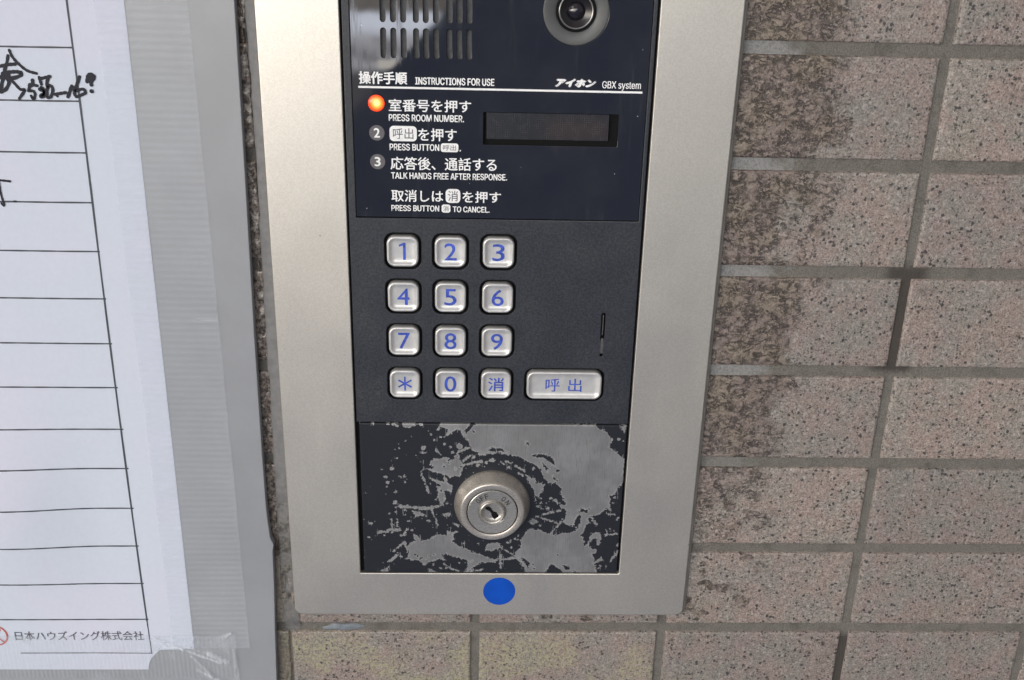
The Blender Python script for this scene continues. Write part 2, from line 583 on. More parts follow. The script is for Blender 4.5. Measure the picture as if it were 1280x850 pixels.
def mat_wear():
    m, t, b = new_mat("chipped_black_paint")
    c = t.coords()
    at = t.node('ShaderNodeAttribute', attribute_name='wear').outputs['Fac']
    n = t.noise(c, 0.8, 6.0, 0.78)
    n0 = t.noise(c, 0.3, 3.0, 0.6)
    n2 = t.noise(c, 2.4, 2.0, 0.6)
    v = t.m('ADD', at, t.m('MULTIPLY', t.m('SUBTRACT', n, 0.5), 1.7))
    v = t.m('ADD', v, t.m('MULTIPLY', t.m('SUBTRACT', n0, 0.5), 1.2))
    for vs_, am in ((0.9, 0.75), (1.7, 0.5)):      # angular flakes
        vf = t.node('ShaderNodeTexVoronoi', {'Vector': c, 'Scale': vs_, 'Randomness': 1.0})
        vc = t.node('ShaderNodeSeparateColor', {0: vf.outputs['Color']})
        v = t.m('ADD', v, t.m('MULTIPLY', t.m('SUBTRACT', vc.outputs[0], 0.5), am))
    v = t.m('ADD', v, t.m('MULTIPLY', t.m('SUBTRACT', n2, 0.5), 0.5))
    scr = t.node('ShaderNodeMapping', {0: c, 2: (0, R(52), 0), 3: (1.6, 1, 0.10)})
    ns = t.noise(scr.outputs[0], 1.0, 2.0, 0.5)
    v = t.m('ADD', v, t.m('MULTIPLY', t.m('MULTIPLY', t.ramp(ns, 0.66, 0.74), t.ramp(at, -3.5, -0.5)), 2.2))
    w_ = t.ramp(v, -0.05, 0.09)
    # pinprick chips scattered near the big patches
    sp = t.node('ShaderNodeTexVoronoi', {'Vector': c, 'Scale': 0.55, 'Randomness': 1.0})
    sc = t.node('ShaderNodeSeparateColor', {0: sp.outputs['Color']})
    near = t.ramp(at, -9.0, -1.0, 1.0, 0.86, False)
    near = t.m('ADD', near, 0.02)
    pin = t.m('MULTIPLY', t.ramp(t.m('SUBTRACT', sp.outputs['Distance'], t.m('MULTIPLY', sc.outputs[1], 0.26)), 0.05, -0.02), t.m('GREATER_THAN', sc.outputs[0], near))
    w_ = t.m('MAXIMUM', w_, pin)
    tone = t.noise(c, 0.07, 4.0, 0.6)
    brush = t.node('ShaderNodeMapping', {0: c, 2: (0, R(35), 0), 3: (2.5, 1, 0.2)})
    br = t.noise(brush.outputs[0], 1.0, 3.0, 0.6)
    metal = t.mix(t.ramp(tone, 0.35, 0.7), (0.29, 0.29, 0.30), (0.37, 0.37, 0.385))
    metal = t.mix(t.m('MULTIPLY', t.ramp(br, 0.48, 0.75), 0.45), metal, (0.16, 0.16, 0.17))
    dirt = t.ramp(t.noise(c, 0.16, 5.0, 0.7), 0.62, 0.74)
    metal = t.mix(t.m('MULTIPLY', dirt, 0.35), metal, (0.11, 0.11, 0.115))
    rim = t.m('MULTIPLY', t.ramp(v, 0.0, 0.15), t.ramp(v, 0.75, 0.25))  # painted highlight: metal lightened along chip edges as if catching light
    metal = t.mix(t.m('MULTIPLY', rim, 0.55), metal, (0.55, 0.55, 0.56))
    paint = t.mix(t.ramp(n2, 0.35, 0.65), (0.009, 0.011, 0.016), (0.019, 0.022, 0.030))
    t.put(b, 'Base Color', t.mix(w_, paint, metal))
    t.put(b, 'Metallic', t.m('MULTIPLY', w_, 0.7))
    t.put(b, 'Roughness', t.mix(w_, (0.38,) * 3, (0.46,) * 3))
    h = t.m('ADD', t.m('MULTIPLY', w_, -1.0), t.m('MULTIPLY', n2, 0.12))
    t.put(b, 'Normal', t.bump(h, 0.6, 0.15 * MM))
    return m


def mat_steel(name, col, rough, metal=1.0):
    m, t, b = new_mat(name)
    c = t.coords()
    s = t.node('ShaderNodeMapping', {0: c, 3: (0.3, 1.0, 3.0)})
    n = t.noise(s.outputs[0], 1.2, 3.0, 0.6)
    d = t.noise(c, 0.15, 4.0, 0.6)
    base = t.mix(t.ramp(n, 0.3, 0.7), tuple(x * 0.96 for x in col), col)
    base = t.mix(t.m('MULTIPLY', t.ramp(d, 0.55, 0.8), 0.15), base, (0.35, 0.31, 0.27))
    t.put(b, 'Base Color', base)
    b.inputs['Metallic'].default_value = metal
    t.put(b, 'Roughness', t.ramp(n, 0.3, 0.7, rough - 0.05, rough + 0.07))
    
    return m


def mat_key():
    m, t, b = new_mat("silver_key_paint")
    c = t.coords()
    d = t.noise(c, 0.25, 4.0, 0.6)
    sp = t.noise(c, 1.8, 2.0, 0.7)
    base = t.mix(t.ramp(d, 0.35, 0.7), (0.60, 0.60, 0.615), (0.68, 0.68, 0.69))
    base = t.mix(t.m('MULTIPLY', t.ramp(sp, 0.68, 0.76), 0.25), base, (0.3, 0.28, 0.26))
    t.put(b, 'Base Color', base)
    b.inputs['Metallic'].default_value = 0.45
    b.inputs['Roughness'].default_value = 0.36
    return m


def mat_lamp():
    m, t, b = new_mat("lit_orange_lamp")
    c = t.coords()
    s = t.node('ShaderNodeSeparateXYZ', {0: c})
    dx = t.m('SUBTRACT', s.outputs[0], -244.6); dz = t.m('SUBTRACT', s.outputs[2], 274.1)
    r = t.m('SQRT', t.m('ADD', t.m('MULTIPLY', dx, dx), t.m('MULTIPLY', dz, dz)))
    cr = t.node('ShaderNodeValToRGB', {0: t.m('DIVIDE', r, 3.7)})
    e = cr.color_ramp.elements
    e[0].position = 0.12; e[0].color = (1.0, 0.72, 0.24, 1)
    e[1].position = 1.0; e[1].color = (0.55, 0.012, 0.004, 1)
    x = cr.color_ramp.elements.new(0.5); x.color = (1.0, 0.26, 0.035, 1)
    x = cr.color_ramp.elements.new(0.78); x.color = (1.0, 0.06, 0.008, 1)
    t.put(b, 'Emission Color', cr.outputs[0])
    b.inputs['Emission Strength'].default_value = LAMP
    b.inputs['Base Color'].default_value = (0.5, 0.06, 0.02, 1)
    b.inputs['Roughness'].default_value = 0.2
    return m


def mat_display():
    m, t, b = new_mat("dot_matrix_screen")
    c = t.coords()
    s = t.node('ShaderNodeSeparateXYZ', {0: c})
    fx = t.m('FRACT', t.m('MULTIPLY', s.outputs[0], 1 / 0.95)); fz = t.m('FRACT', t.m('MULTIPLY', s.outputs[2], 1 / 0.95))
    d = t.m('MULTIPLY', t.ramp(t.m('ABSOLUTE', t.m('SUBTRACT', fx, 0.5)), 0.42, 0.28), t.ramp(t.m('ABSOLUTE', t.m('SUBTRACT', fz, 0.5)), 0.45, 0.3))
    n = t.noise(c, 0.25, 3.0)
    on = t.mix(t.ramp(n, 0.3, 0.7), (0.017, 0.019, 0.024), (0.034, 0.035, 0.040))
    t.put(b, 'Base Color', t.mix(d, (0.008, 0.008, 0.011), on))
    b.inputs['Roughness'].default_value = 0.25
    b.inputs['Coat Weight'].default_value = 1.0
    b.inputs['Coat Roughness'].default_value = 0.06
    return m


def mat_paper():
    m, t, b = new_mat("white_paper")
    c = t.coords()
    n = t.noise(c, 0.4, 4.0, 0.6); big = t.noise(c, 0.012, 3.0)
    base = t.mix(t.ramp(big, 0.35, 0.65), (0.615, 0.675, 0.795), (0.65, 0.67, 0.81))
    t.put(b, 'Base Color', t.mix(t.ramp(n, 0.3, 0.7), t.mix(1.0, base, (0.97,) * 3, 'MULTIPLY'), base))
    b.inputs['Roughness'].default_value = 0.75
    b.inputs['Specular IOR Level'].default_value = 0.2
    t.put(b, 'Normal', t.bump(n, 0.08, 0.2 * MM))
    return m


def mat_tape(name, axis, period):
    """cloudy ribbed packing tape"""
    m = bpy.data.materials.new(name); m.use_nodes = True
    t = NT(m.node_tree)
    b = t.n['Principled BSDF']; out = t.n['Material Output']
    c = t.coords()
    s = t.node('ShaderNodeSeparateXYZ', {0: c})
    wob = t.m('MULTIPLY', t.noise(c, 0.12, 2.0), 0.5)
    u = t.m('ADD', s.outputs[axis], wob)
    wv = t.m('SINE', t.m('MULTIPLY', u, 2 * math.pi / period))
    n = t.noise(c, 0.2, 4.0, 0.6)
    big = t.noise(c, 0.035, 3.0)
    rib = t.ramp(t.m('ADD', wv, t.m('MULTIPLY', t.m('SUBTRACT', n, 0.5), 2.2)), -0.8, 1.0)
    b.inputs['Base Color'].default_value = (0.74, 0.79, 0.88, 1)
    b.inputs['Roughness'].default_value = 0.33
    t.put(b, 'Normal', t.bump(t.m('ADD', wv, t.m('MULTIPLY', n, 1.5)), 0.22, 0.10 * MM))
    tr = t.node('ShaderNodeBsdfTransparent')
    cre = t.node('ShaderNodeAttribute', attribute_name='crease').outputs['Fac']
    fac = t.m('ADD', t.m('MULTIPLY', rib, 0.08), t.ramp(big, 0.3, 0.7, 0.09, 0.16))
    fac = t.m('ADD', fac, t.m('MULTIPLY', cre, 0.45), clamp=True)
    mx = t.node('ShaderNodeMixShader', {0: fac, 1: tr.outputs[0], 2: b.outputs[0]})
    t.l.new(mx.outputs[0], out.inputs[0])
    return m


M_TILE = mat_tile(); M_GROUT = mat_grout(); M_PLATE = mat_plate()
M_BODY = mat_plastic("charcoal_plastic", (0.025, 0.029, 0.040), 0.43, 1.1, 0.6)
M_DARK = simple("black_recess", (0.006, 0.006, 0.007), 0.7, spec=0.15)
M_GLASS = mat_glass()
M_SLOT = simple("slot_grille", (0.075, 0.075, 0.082), 0.6, var=0.25, vscale=0.4)
M_PRINT = simple("white_print", (0.88, 0.89, 0.92), 0.5, var=0.05, vscale=0.8)
M_PRINTDARK = simple("dark_print", (0.05, 0.05, 0.06), 0.5)
M_BADGE = simple("grey_badge_print", (0.11, 0.105, 0.12), 0.45)
M_KEY = mat_key()
M_BLUE = simple("blue_legend_ink", (0.04, 0.085, 0.48), 0.5, var=0.4, vscale=0.5)
M_WEAR = mat_wear()
M_STEEL = mat_steel("satin_steel", (0.63, 0.585, 0.54), 0.31, 0.78)
M_STEEL2 = mat_steel("turned_steel", (0.50, 0.485, 0.465), 0.30, 0.75)
M_ENGRAVE = simple("engraved_black", (0.05, 0.045, 0.04), 0.5)
M_STICK = simple("blue_vinyl", (0.002, 0.070, 0.47), 0.5, spec=0.25, var=0.10, vscale=0.1)
M_LAMP = mat_lamp(); M_DISP = mat_display()
M_LENS = simple("lens_glass", (0.012, 0.010, 0.018), 0.04, coat=0.6)
M_HOOD = simple("lens_hood_black", (0.012, 0.011, 0.014), 0.22)
M_LENSRING = simple("lens_ring_metal", (0.30, 0.30, 0.31), 0.3, metal=0.7)
M_SURR = simple("smoky_surround", (0.085, 0.087, 0.092), 0.34, var=0.12, vscale=0.1)
M_SEAL = simple("grey_sealant", (0.175, 0.165, 0.155), 0.6, var=0.14, vscale=0.12, bump=(0.4, 0.3, 0.5))
def mat_joint():
    m, t, b = new_mat("grey_joint_filler")
    c = t.coords()
    d = t.node('ShaderNodeAttribute', attribute_name='dirt').outputs['Fac']
    n = t.noise(c, 0.25, 4.0, 0.65)
    base = t.mix(t.ramp(n, 0.3, 0.7), (0.165, 0.165, 0.172), (0.215, 0.215, 0.222))
    g = t.noise(c, 0.6, 4.0, 0.7)
    base = t.mix(d, base, t.mix(t.ramp(g, 0.38, 0.62), (0.035, 0.032, 0.028), (0.19, 0.18, 0.165)))
    t.put(b, 'Base Color', base)
    b.inputs['Roughness'].default_value = 0.55
    t.put(b, 'Normal', t.bump(g, 0.35, 0.5 * MM))
    return m


M_JOINT = mat_joint()
M_SEALP = simple("pale_sealant_smear", (0.175, 0.205, 0.24), 0.5, var=0.15, vscale=0.3)
M_BOARD = simple("grey_board_paint", (0.285, 0.30, 0.335), 0.45, spec=0.9, var=0.05, vscale=0.03, bump=(0.9, 0.06, 0.2))
M_PAPER = mat_paper()
M_INK = simple("marker_ink", (0.026, 0.028, 0.040), 0.6, spec=0.2)
M_RULE = simple("printed_rule", (0.055, 0.065, 0.085), 0.6)
M_PRINTGREY = simple("printed_grey_black", (0.10, 0.10, 0.125), 0.6)
M_RED = simple("red_print", (0.50, 0.10, 0.09), 0.6)
M_TAPEV = mat_tape("ribbed_tape_upright", 2, 3.1)
M_TAPEH = mat_tape("ribbed_tape_level", 0, 2.2)

# measured shapes in mm: bare patches on the lock plate, pen strokes on the sheet
WEAR_LIGHT = [[(-218.8,119.3),(-219.6,119.4),(-218.0,123.1),(-203.0,123.2),(-205.8,119.9),(-206.3,119.0),(-205.5,116.8),(-200.6,123.1),(-191.7,123.5),(-168.8,123.6),(-149.7,122.6),(-142.6,122.6),(-140.5,120.8),(-137.2,119.3),(-136.1,117.2),(-133.8,114.5),(-135.4,112.3),(-135.4,110.6),(-132.4,108.6),(-127.5,104.4),(-127.2,101.8),(-127.4,95.5),(-127.4,90.4),(-129.9,87.2),(-131.1,84.0),(-133.2,83.2),(-133.4,80.0),(-132.3,74.9),(-133.8,75.6),(-134.9,76.0),(-137.0,73.5),(-139.8,71.9),(-142.9,71.2),(-143.7,69.6),(-142.7,67.9),(-144.7,66.9),(-145.6,61.6),(-146.9,60.6),(-145.7,59.0),(-144.9,54.3),(-142.6,55.0),(-140.5,52.6),(-138.4,52.3),(-138.6,50.3),(-140.9,48.9),(-139.3,46.2),(-139.7,43.5),(-138.1,40.8),(-137.6,37.0),(-153.1,37.0),(-156.7,39.3),(-159.1,41.7),(-161.5,43.4),(-162.5,40.7),(-164.8,37.9),(-165.9,36.9),(-173.4,36.9),(-174.7,39.9),(-176.5,42.7),(-177.7,44.7),(-180.1,46.7),(-180.4,50.1),(-177.3,52.1),(-177.7,55.5),(-176.9,58.8),(-175.0,62.8),(-172.5,64.4),(-170.2,63.5),(-168.5,64.1),(-166.8,62.5),(-163.0,61.2),(-159.8,60.2),(-156.4,61.9),(-153.0,61.9),(-149.9,62.9),(-148.6,64.9),(-151.5,65.6),(-154.9,66.9),(-157.3,67.8),(-156.8,70.1),(-155.2,72.1),(-154.7,74.7),(-157.0,76.0),(-158.2,77.9),(-157.5,80.2),(-155.6,81.8),(-158.5,83.8),(-158.1,87.6),(-161.0,90.2),(-164.3,90.2),(-166.7,92.7),(-168.5,97.7),(-171.4,100.8),(-175.3,102.6),(-178.7,104.5),(-183.7,106.0),(-190.4,107.2),(-199.6,105.8),(-199.6,106.8),(-202.1,107.9),(-203.5,110.1),(-204.7,113.8),(-206.0,114.7),(-208.5,119.6),(-210.1,119.5),(-212.3,117.7),(-214.2,116.8),(-215.9,115.2),(-216.4,115.5),(-214.5,118.3),(-214.2,119.2),(-216.1,120.7),(-218.0,120.7)],[(-235.6,52.5),(-232.7,55.8),(-231.0,56.5),(-231.8,60.5),(-230.4,60.1),(-228.7,58.5),(-228.2,56.5),(-223.6,57.5),(-220.2,60.5),(-215.1,60.2),(-214.5,63.2),(-212.8,62.2),(-208.8,62.2),(-212.2,60.6),(-211.1,58.6),(-212.5,56.6),(-209.4,54.0),(-205.9,52.6),(-202.5,50.6),(-199.6,49.3),(-196.1,48.0),(-192.7,46.6),(-189.8,45.3),(-189.7,44.0),(-197.2,43.9),(-200.7,41.5),(-202.4,39.5),(-205.8,37.8),(-204.1,41.2),(-204.7,45.2),(-209.4,46.9),(-213.9,48.6),(-218.0,48.9),(-215.1,44.8),(-219.1,45.8),(-224.3,44.1),(-226.6,42.4),(-228.9,45.1),(-232.3,45.1),(-236.3,45.8),(-234.6,47.8),(-235.1,50.5)],[(-245.2,44.4),(-239.7,49.4),(-240.3,46.8),(-243.2,44.4)],[(-249.1,38.9),(-244.4,41.3),(-245.6,37.9),(-247.9,37.7)],[(-233.0,74.5),(-228.0,73.6),(-224.6,71.0),(-230.3,71.3)],[(-218.4,82.6),(-215.6,82.7),(-216.8,76.6),(-218.2,76.9)],[(-211.7,67.2),(-208.3,67.2),(-207.7,65.2),(-210.5,65.5)],[(-194.5,54.7),(-190.0,56.1),(-186.5,53.4),(-189.9,51.4),(-195.6,50.7)],[(-143.4,54.3),(-141.5,61.6),(-137.6,62.3),(-136.2,58.4),(-137.4,54.3),(-138.3,55.0),(-139.1,59.0),(-141.6,58.3),(-142.6,55.0)],[(-139.5,44.2),(-135.6,47.3),(-134.9,45.6),(-138.3,43.5)],[(-173.8,68.1),(-171.0,71.4),(-169.2,68.1),(-171.4,66.4)],[(-223.9,99.7),(-222.8,102.2),(-220.6,103.5),(-217.2,103.8),(-214.0,104.5),(-213.4,103.6),(-215.0,102.3),(-211.7,103.0),(-211.2,105.4),(-209.3,106.7),(-208.4,103.0),(-206.8,100.5),(-207.3,96.8),(-208.4,93.6),(-211.7,93.9),(-213.4,92.9),(-215.0,94.8),(-216.2,94.8),(-214.0,89.8),(-212.0,88.5),(-212.8,84.0),(-213.9,86.0),(-216.2,85.6),(-215.6,80.8),(-217.3,78.1),(-218.4,78.1),(-219.8,88.1),(-217.8,88.5),(-220.6,90.3),(-224.5,93.2),(-223.4,93.5),(-219.0,91.0),(-216.4,90.7),(-216.2,94.2),(-217.8,95.4),(-221.7,96.0),(-223.9,97.6),(-227.2,97.2),(-226.9,97.8),(-221.7,98.2),(-221.1,99.1)],[(-220.5,110.3),(-219.2,108.5),(-217.8,105.7),(-220.3,107.5)],[(-236.4,122.9),(-229.7,123.0),(-230.2,121.5),(-234.0,120.2),(-235.9,120.8)],[(-176.2,95.1),(-173.4,93.6),(-171.2,93.3),(-170.5,90.1),(-167.2,90.8),(-166.6,89.5),(-167.5,85.0),(-169.2,83.1),(-170.1,78.4),(-172.1,87.5),(-174.4,90.1),(-175.0,92.6)],[(-131.3,122.1),(-128.0,122.5),(-127.4,121.0),(-128.6,119.1),(-129.8,120.3)]]
WEAR_DARK = [[(-194.8,109.3),(-191.5,109.9),(-188.2,109.4),(-184.9,107.5),(-189.3,108.1),(-194.8,107.9)],[(-172.7,105.8),(-168.8,106.7),(-166.0,106.2),(-162.9,104.3),(-161.4,100.0),(-163.6,101.5),(-165.9,103.4),(-167.1,104.6),(-170.4,104.6)],[(-168.1,102.1),(-164.4,98.0),(-165.2,98.4),(-165.2,96.5),(-167.5,100.2)],[(-162.8,94.9),(-160.2,91.8),(-161.6,92.4)],[(-164.1,90.2),(-161.0,90.5),(-159.8,87.6),(-162.5,86.6),(-163.2,88.2)],[(-164.7,84.1),(-159.7,85.4),(-158.5,83.2),(-162.9,81.2),(-168.0,82.4)],[(-169.6,81.2),(-160.6,80.9),(-155.5,80.6),(-155.4,78.0),(-169.5,77.9)],[(-170.8,83.0),(-158.4,83.1),(-157.7,79.2),(-160.5,77.9),(-162.6,74.7),(-168.8,72.7),(-171.7,75.2),(-170.2,79.1)],[(-163.6,71.4),(-160.3,73.4),(-157.8,72.7),(-157.9,69.1),(-160.2,69.1)],[(-169.0,70.4),(-165.9,70.7),(-161.8,68.8),(-160.6,66.8),(-162.7,62.2),(-166.8,62.8),(-169.2,68.1)],[(-161.1,63.5),(-157.8,66.5),(-154.3,65.6),(-150.5,63.6),(-151.9,62.3),(-157.0,61.6),(-160.4,60.6)],[(-155.3,74.7),(-154.6,72.1),(-156.7,68.2),(-154.9,66.9),(-150.9,66.1),(-148.9,72.8),(-147.2,72.2),(-147.6,67.6),(-149.2,65.2),(-154.4,66.5),(-157.3,67.8),(-156.0,71.4)],[(-149.0,75.1),(-147.4,76.4),(-145.1,75.4),(-143.4,75.8),(-144.2,73.5),(-146.2,74.1),(-148.1,73.8)],[(-161.4,43.1),(-159.1,41.4),(-157.2,39.7),(-161.3,39.3),(-163.6,37.2),(-164.7,37.2),(-163.7,40.0)],[(-155.3,42.1),(-153.3,42.4),(-150.9,40.0),(-153.8,39.4)],[(-149.7,39.4),(-144.9,37.3),(-149.6,37.3)],[(-178.1,47.4),(-174.8,46.1),(-172.5,43.4),(-173.0,40.6),(-174.8,43.4)],[(-231.1,48.5),(-227.7,46.8),(-225.4,45.8),(-228.8,46.1)],[(-224.3,47.5),(-221.4,48.5),(-223.7,47.2)],[(-214.5,101.7),(-212.6,102.8),(-214.0,100.3)],[(-205.9,119.6),(-201.5,122.5),(-205.5,117.2)]]
WEAR_STROKES = [(0.39,[(-216.5,43.2),(-212.2,39.8)]),(0.5,[(-224.3,39.7),(-219.7,37.7)]),(0.5,[(-213.4,40.8),(-209.3,38.8)]),(0.39,[(-205.8,37.8),(-196.6,39.8)]),(0.77,[(-238.3,76.7),(-227.4,75.6),(-219.0,76.5)]),(0.5,[(-222.9,76.2),(-219.6,65.8)]),(0.5,[(-241.9,50.4),(-236.7,55.8),(-235.6,52.5)]),(0.66,[(-249.1,61.4),(-242.2,63.0),(-238.8,63.4)]),(0.39,[(-242.7,68.9),(-242.3,61.7)]),(0.44,[(-239.9,68.9),(-239.7,65.0)]),(0.55,[(-236.5,60.4),(-234.6,63.4)]),(0.39,[(-188.2,53.4),(-181.3,48.7)]),(0.61,[(-187.9,50.7),(-187.2,40.6)]),(0.5,[(-193.9,44.6),(-180.1,46.7)]),(0.39,[(-134.6,60.7),(-128.9,61.4)]),(0.55,[(-130.8,45.3),(-127.4,51.0)]),(0.28,[(-134.2,73.2),(-130.2,72.6)]),(0.33,[(-129.4,69.0),(-128.1,71.0)]),(0.44,[(-127.6,54.4),(-127.4,56.4)]),(0.55,[(-142.0,70.9),(-139.5,67.0)]),(0.39,[(-169.9,71.4),(-159.0,67.5)]),(0.44,[(-162.2,61.5),(-157.3,68.2)]),(0.33,[(-167.1,72.4),(-158.1,74.7)]),(0.41,[(-227.8,96.6),(-223.7,84.3)]),(0.22,[(-227.7,107.0),(-224.9,107.0)]),(0.44,[(-210.6,106.4),(-207.1,108.6),(-203.5,109.8)]),(0.61,[(-206.8,102.4),(-203.5,105.5)]),(0.41,[(-202.4,104.3),(-200.5,106.2)]),(0.66,[(-207.3,99.9),(-202.9,101.2),(-198.0,102.4)]),(0.39,[(-199.6,106.0),(-195.2,106.8),(-190.8,107.2)]),(0.36,[(-188.6,102.2),(-186.4,100.7)]),(0.5,[(-185.8,102.6),(-182.8,101.6)]),(0.55,[(-180.8,99.8),(-176.3,97.0)]),(0.55,[(-179.0,95.7),(-177.3,94.5)]),(0.19,[(-220.9,80.1),(-219.5,81.4)]),(0.25,[(-134.8,64.4),(-133.6,62.4)]),(0.25,[(-132.2,64.4),(-131.6,62.7)])]
WEAR_DOTS = [(0.66,-252.9,66.9),(0.44,-254.2,58.7),(0.39,-257.2,46.7),(0.99,-223.8,68.4),(0.44,-243.5,72.5),(0.94,-240.5,78.6),(0.39,-240.3,76.1),(0.39,-240.6,73.5),(0.66,-232.1,62.8),(0.44,-238.1,59.8),(0.66,-234.0,68.3),(1.32,-214.5,72.0),(0.55,-246.3,59.7),(0.55,-231.1,70.0),(0.5,-235.6,74.5),(0.39,-235.9,71.9),(0.33,-235.5,60.8),(0.99,-216.2,72.0),(0.66,-214.5,78.5),(0.55,-212.8,64.5),(0.44,-238.0,47.1),(0.33,-234.8,51.8),(0.77,-226.6,43.8),(0.66,-222.0,42.4),(0.66,-218.0,40.4),(0.5,-215.1,40.4),(0.88,-223.2,38.7),(0.44,-208.2,43.9),(0.44,-206.0,55.3),(0.44,-199.1,55.3),(1.21,-226.0,109.3),(0.44,-238.0,109.4),(0.55,-239.3,103.5),(1.1,-242.1,97.9),(0.61,-247.1,97.2),(0.55,-245.0,93.3),(0.88,-237.5,93.4),(0.99,-236.1,93.4),(1.1,-244.0,90.0),(0.44,-244.5,87.8),(0.55,-235.5,90.7),(0.44,-245.2,83.5),(0.66,-240.1,84.8),(0.33,-255.2,84.0),(0.99,-240.5,79.0),(0.55,-222.4,117.0),(0.55,-220.6,113.8),(0.77,-215.9,111.7),(0.72,-213.0,110.2),(0.66,-217.9,115.3),(0.39,-230.0,105.5),(0.33,-227.6,101.7),(0.33,-222.8,89.7),(1.54,-208.7,110.4),(0.88,-211.8,107.0),(0.99,-199.6,100.3),(1.32,-192.4,102.8),(0.55,-195.5,101.8),(0.5,-250.5,122.4),(0.72,-243.3,122.4),(0.94,-240.2,121.9),(0.99,-239.2,121.6),(0.72,-227.4,122.0),(0.39,-257.0,122.8),(0.33,-235.2,113.5),(0.28,-241.7,91.1),(0.28,-225.6,90.9),(0.22,-231.9,115.7),(0.83,-172.2,98.6),(0.55,-184.4,99.0),(0.5,-131.1,115.1),(0.33,-128.5,113.9),(0.5,-131.0,82.4),(0.66,-167.9,79.2),(0.88,-160.6,80.6),(0.55,-158.3,79.3),(0.44,-155.6,81.2),(0.39,-131.1,79.5),(0.55,-168.0,81.7),(0.55,-165.1,79.2),(0.77,-169.0,77.2),(0.88,-164.4,76.0),(0.66,-161.2,80.5),(0.44,-159.4,79.2),(0.44,-167.2,75.9),(0.44,-162.9,81.8),(0.44,-130.7,82.0),(0.39,-131.7,79.4),(0.33,-133.5,61.7),(0.66,-169.8,67.8),(0.66,-168.0,66.1),(0.88,-182.6,56.8),(0.55,-184.3,56.1),(0.55,-180.3,58.1),(0.44,-178.7,60.1),(0.66,-182.2,53.1),(0.33,-179.2,57.8),(0.55,-185.1,39.9),(0.44,-189.4,38.5),(0.33,-135.9,42.2),(0.33,-132.9,41.8),(0.33,-136.9,40.8),(0.39,-130.1,63.0),(0.33,-127.0,50.4)]
WEAR_HOLES = [(0.61,-217.8,85.9),(0.33,-210.6,98.1),(0.33,-207.9,99.2),(0.44,-216.2,99.8),(0.55,-201.7,118.7),(0.66,-175.9,112.3),(0.39,-174.8,111.6),(0.72,-160.2,97.3),(0.77,-167.1,90.1),(0.5,-171.0,42.7),(0.5,-170.1,40.6),(0.28,-158.2,48.8),(0.44,-202.7,44.9),(0.33,-234.5,50.5)]
INK_STROKES = [(0.6,[(-402.6,285.6),(-400.4,286.2),(-397.1,286.9),(-394.0,287.2)]),(0.56,[(-396.4,290.5),(-397.4,287.3),(-398.2,285.6)]),(0.52,[(-395.5,292.7),(-394.6,290.0),(-392.6,287.4),(-389.5,284.7),(-385.8,283.6)]),(0.65,[(-398.4,285.6),(-399.0,283.1),(-400.8,279.0),(-401.7,275.8)]),(0.65,[(-397.6,283.8),(-394.5,284.1),(-392.1,283.8),(-392.6,282.6),(-395.9,281.5),(-399.0,281.8)]),(0.6,[(-402.6,281.4),(-401.1,281.7),(-398.8,282.8),(-398.1,280.8),(-397.6,279.7),(-399.4,276.9),(-401.4,275.8)]),(0.52,[(-397.3,281.4),(-395.5,279.4),(-393.5,277.0),(-391.7,276.9),(-392.3,275.7),(-394.4,273.2)]),(0.86,[(-399.5,283.1),(-397.5,282.5)]),(0.65,[(-387.8,280.8),(-388.1,278.9),(-389.4,278.5)]),(0.52,[(-389.3,279.0),(-386.2,278.6)]),(0.52,[(-389.5,277.8),(-390.1,276.4),(-388.3,276.4),(-387.6,275.1),(-388.5,273.0),(-389.3,274.3)]),(0.56,[(-384.9,282.0),(-384.4,279.3)]),(0.56,[(-384.4,281.5),(-380.4,282.5)]),(0.56,[(-380.8,282.5),(-382.0,280.0),(-382.1,278.3)]),(0.6,[(-384.6,277.9),(-383.4,276.5),(-384.4,274.1),(-385.5,274.4),(-383.5,275.8),(-385.4,277.2)]),(0.56,[(-382.0,278.6),(-380.6,278.7),(-380.0,277.0),(-381.3,274.1),(-382.7,274.1),(-382.5,276.6),(-381.8,278.0)]),(0.56,[(-379.4,275.2),(-374.7,276.0)]),(0.43,[(-379.2,275.2),(-378.4,274.4)]),(0.6,[(-371.9,278.7),(-374.1,274.3)]),(0.48,[(-371.9,278.7),(-370.6,277.8)]),(0.56,[(-368.2,282.6),(-369.6,279.6),(-371.1,276.8),(-370.7,274.5),(-368.5,275.1),(-366.6,276.2),(-367.5,277.6),(-370.4,276.8)]),(0.65,[(-365.3,280.7),(-364.7,282.8),(-363.5,283.7),(-362.2,282.8),(-362.9,281.5),(-363.7,280.8),(-363.7,279.4)]),(1.08,[(-364.2,282.1),(-363.9,281.8)]),(0.69,[(-364.0,276.8),(-363.8,276.7)]),(0.41,[(-410.7,238.1),(-408.1,238.2),(-403.9,237.8)]),(0.36,[(-408.7,237.4),(-408.7,234.8),(-408.6,231.2),(-408.0,228.1),(-408.3,226.9),(-409.1,228.1)]),(0.36,[(-403.4,229.0),(-402.5,228.9)])]

# ------------------------------------------------------------------ tiled wall
wall = thing("tiled_wall", "pinkish grey speckled tile wall with recessed grey mortar joints", "wall", (0, 0, -400))
PX, PZ = 100.0, 50.0


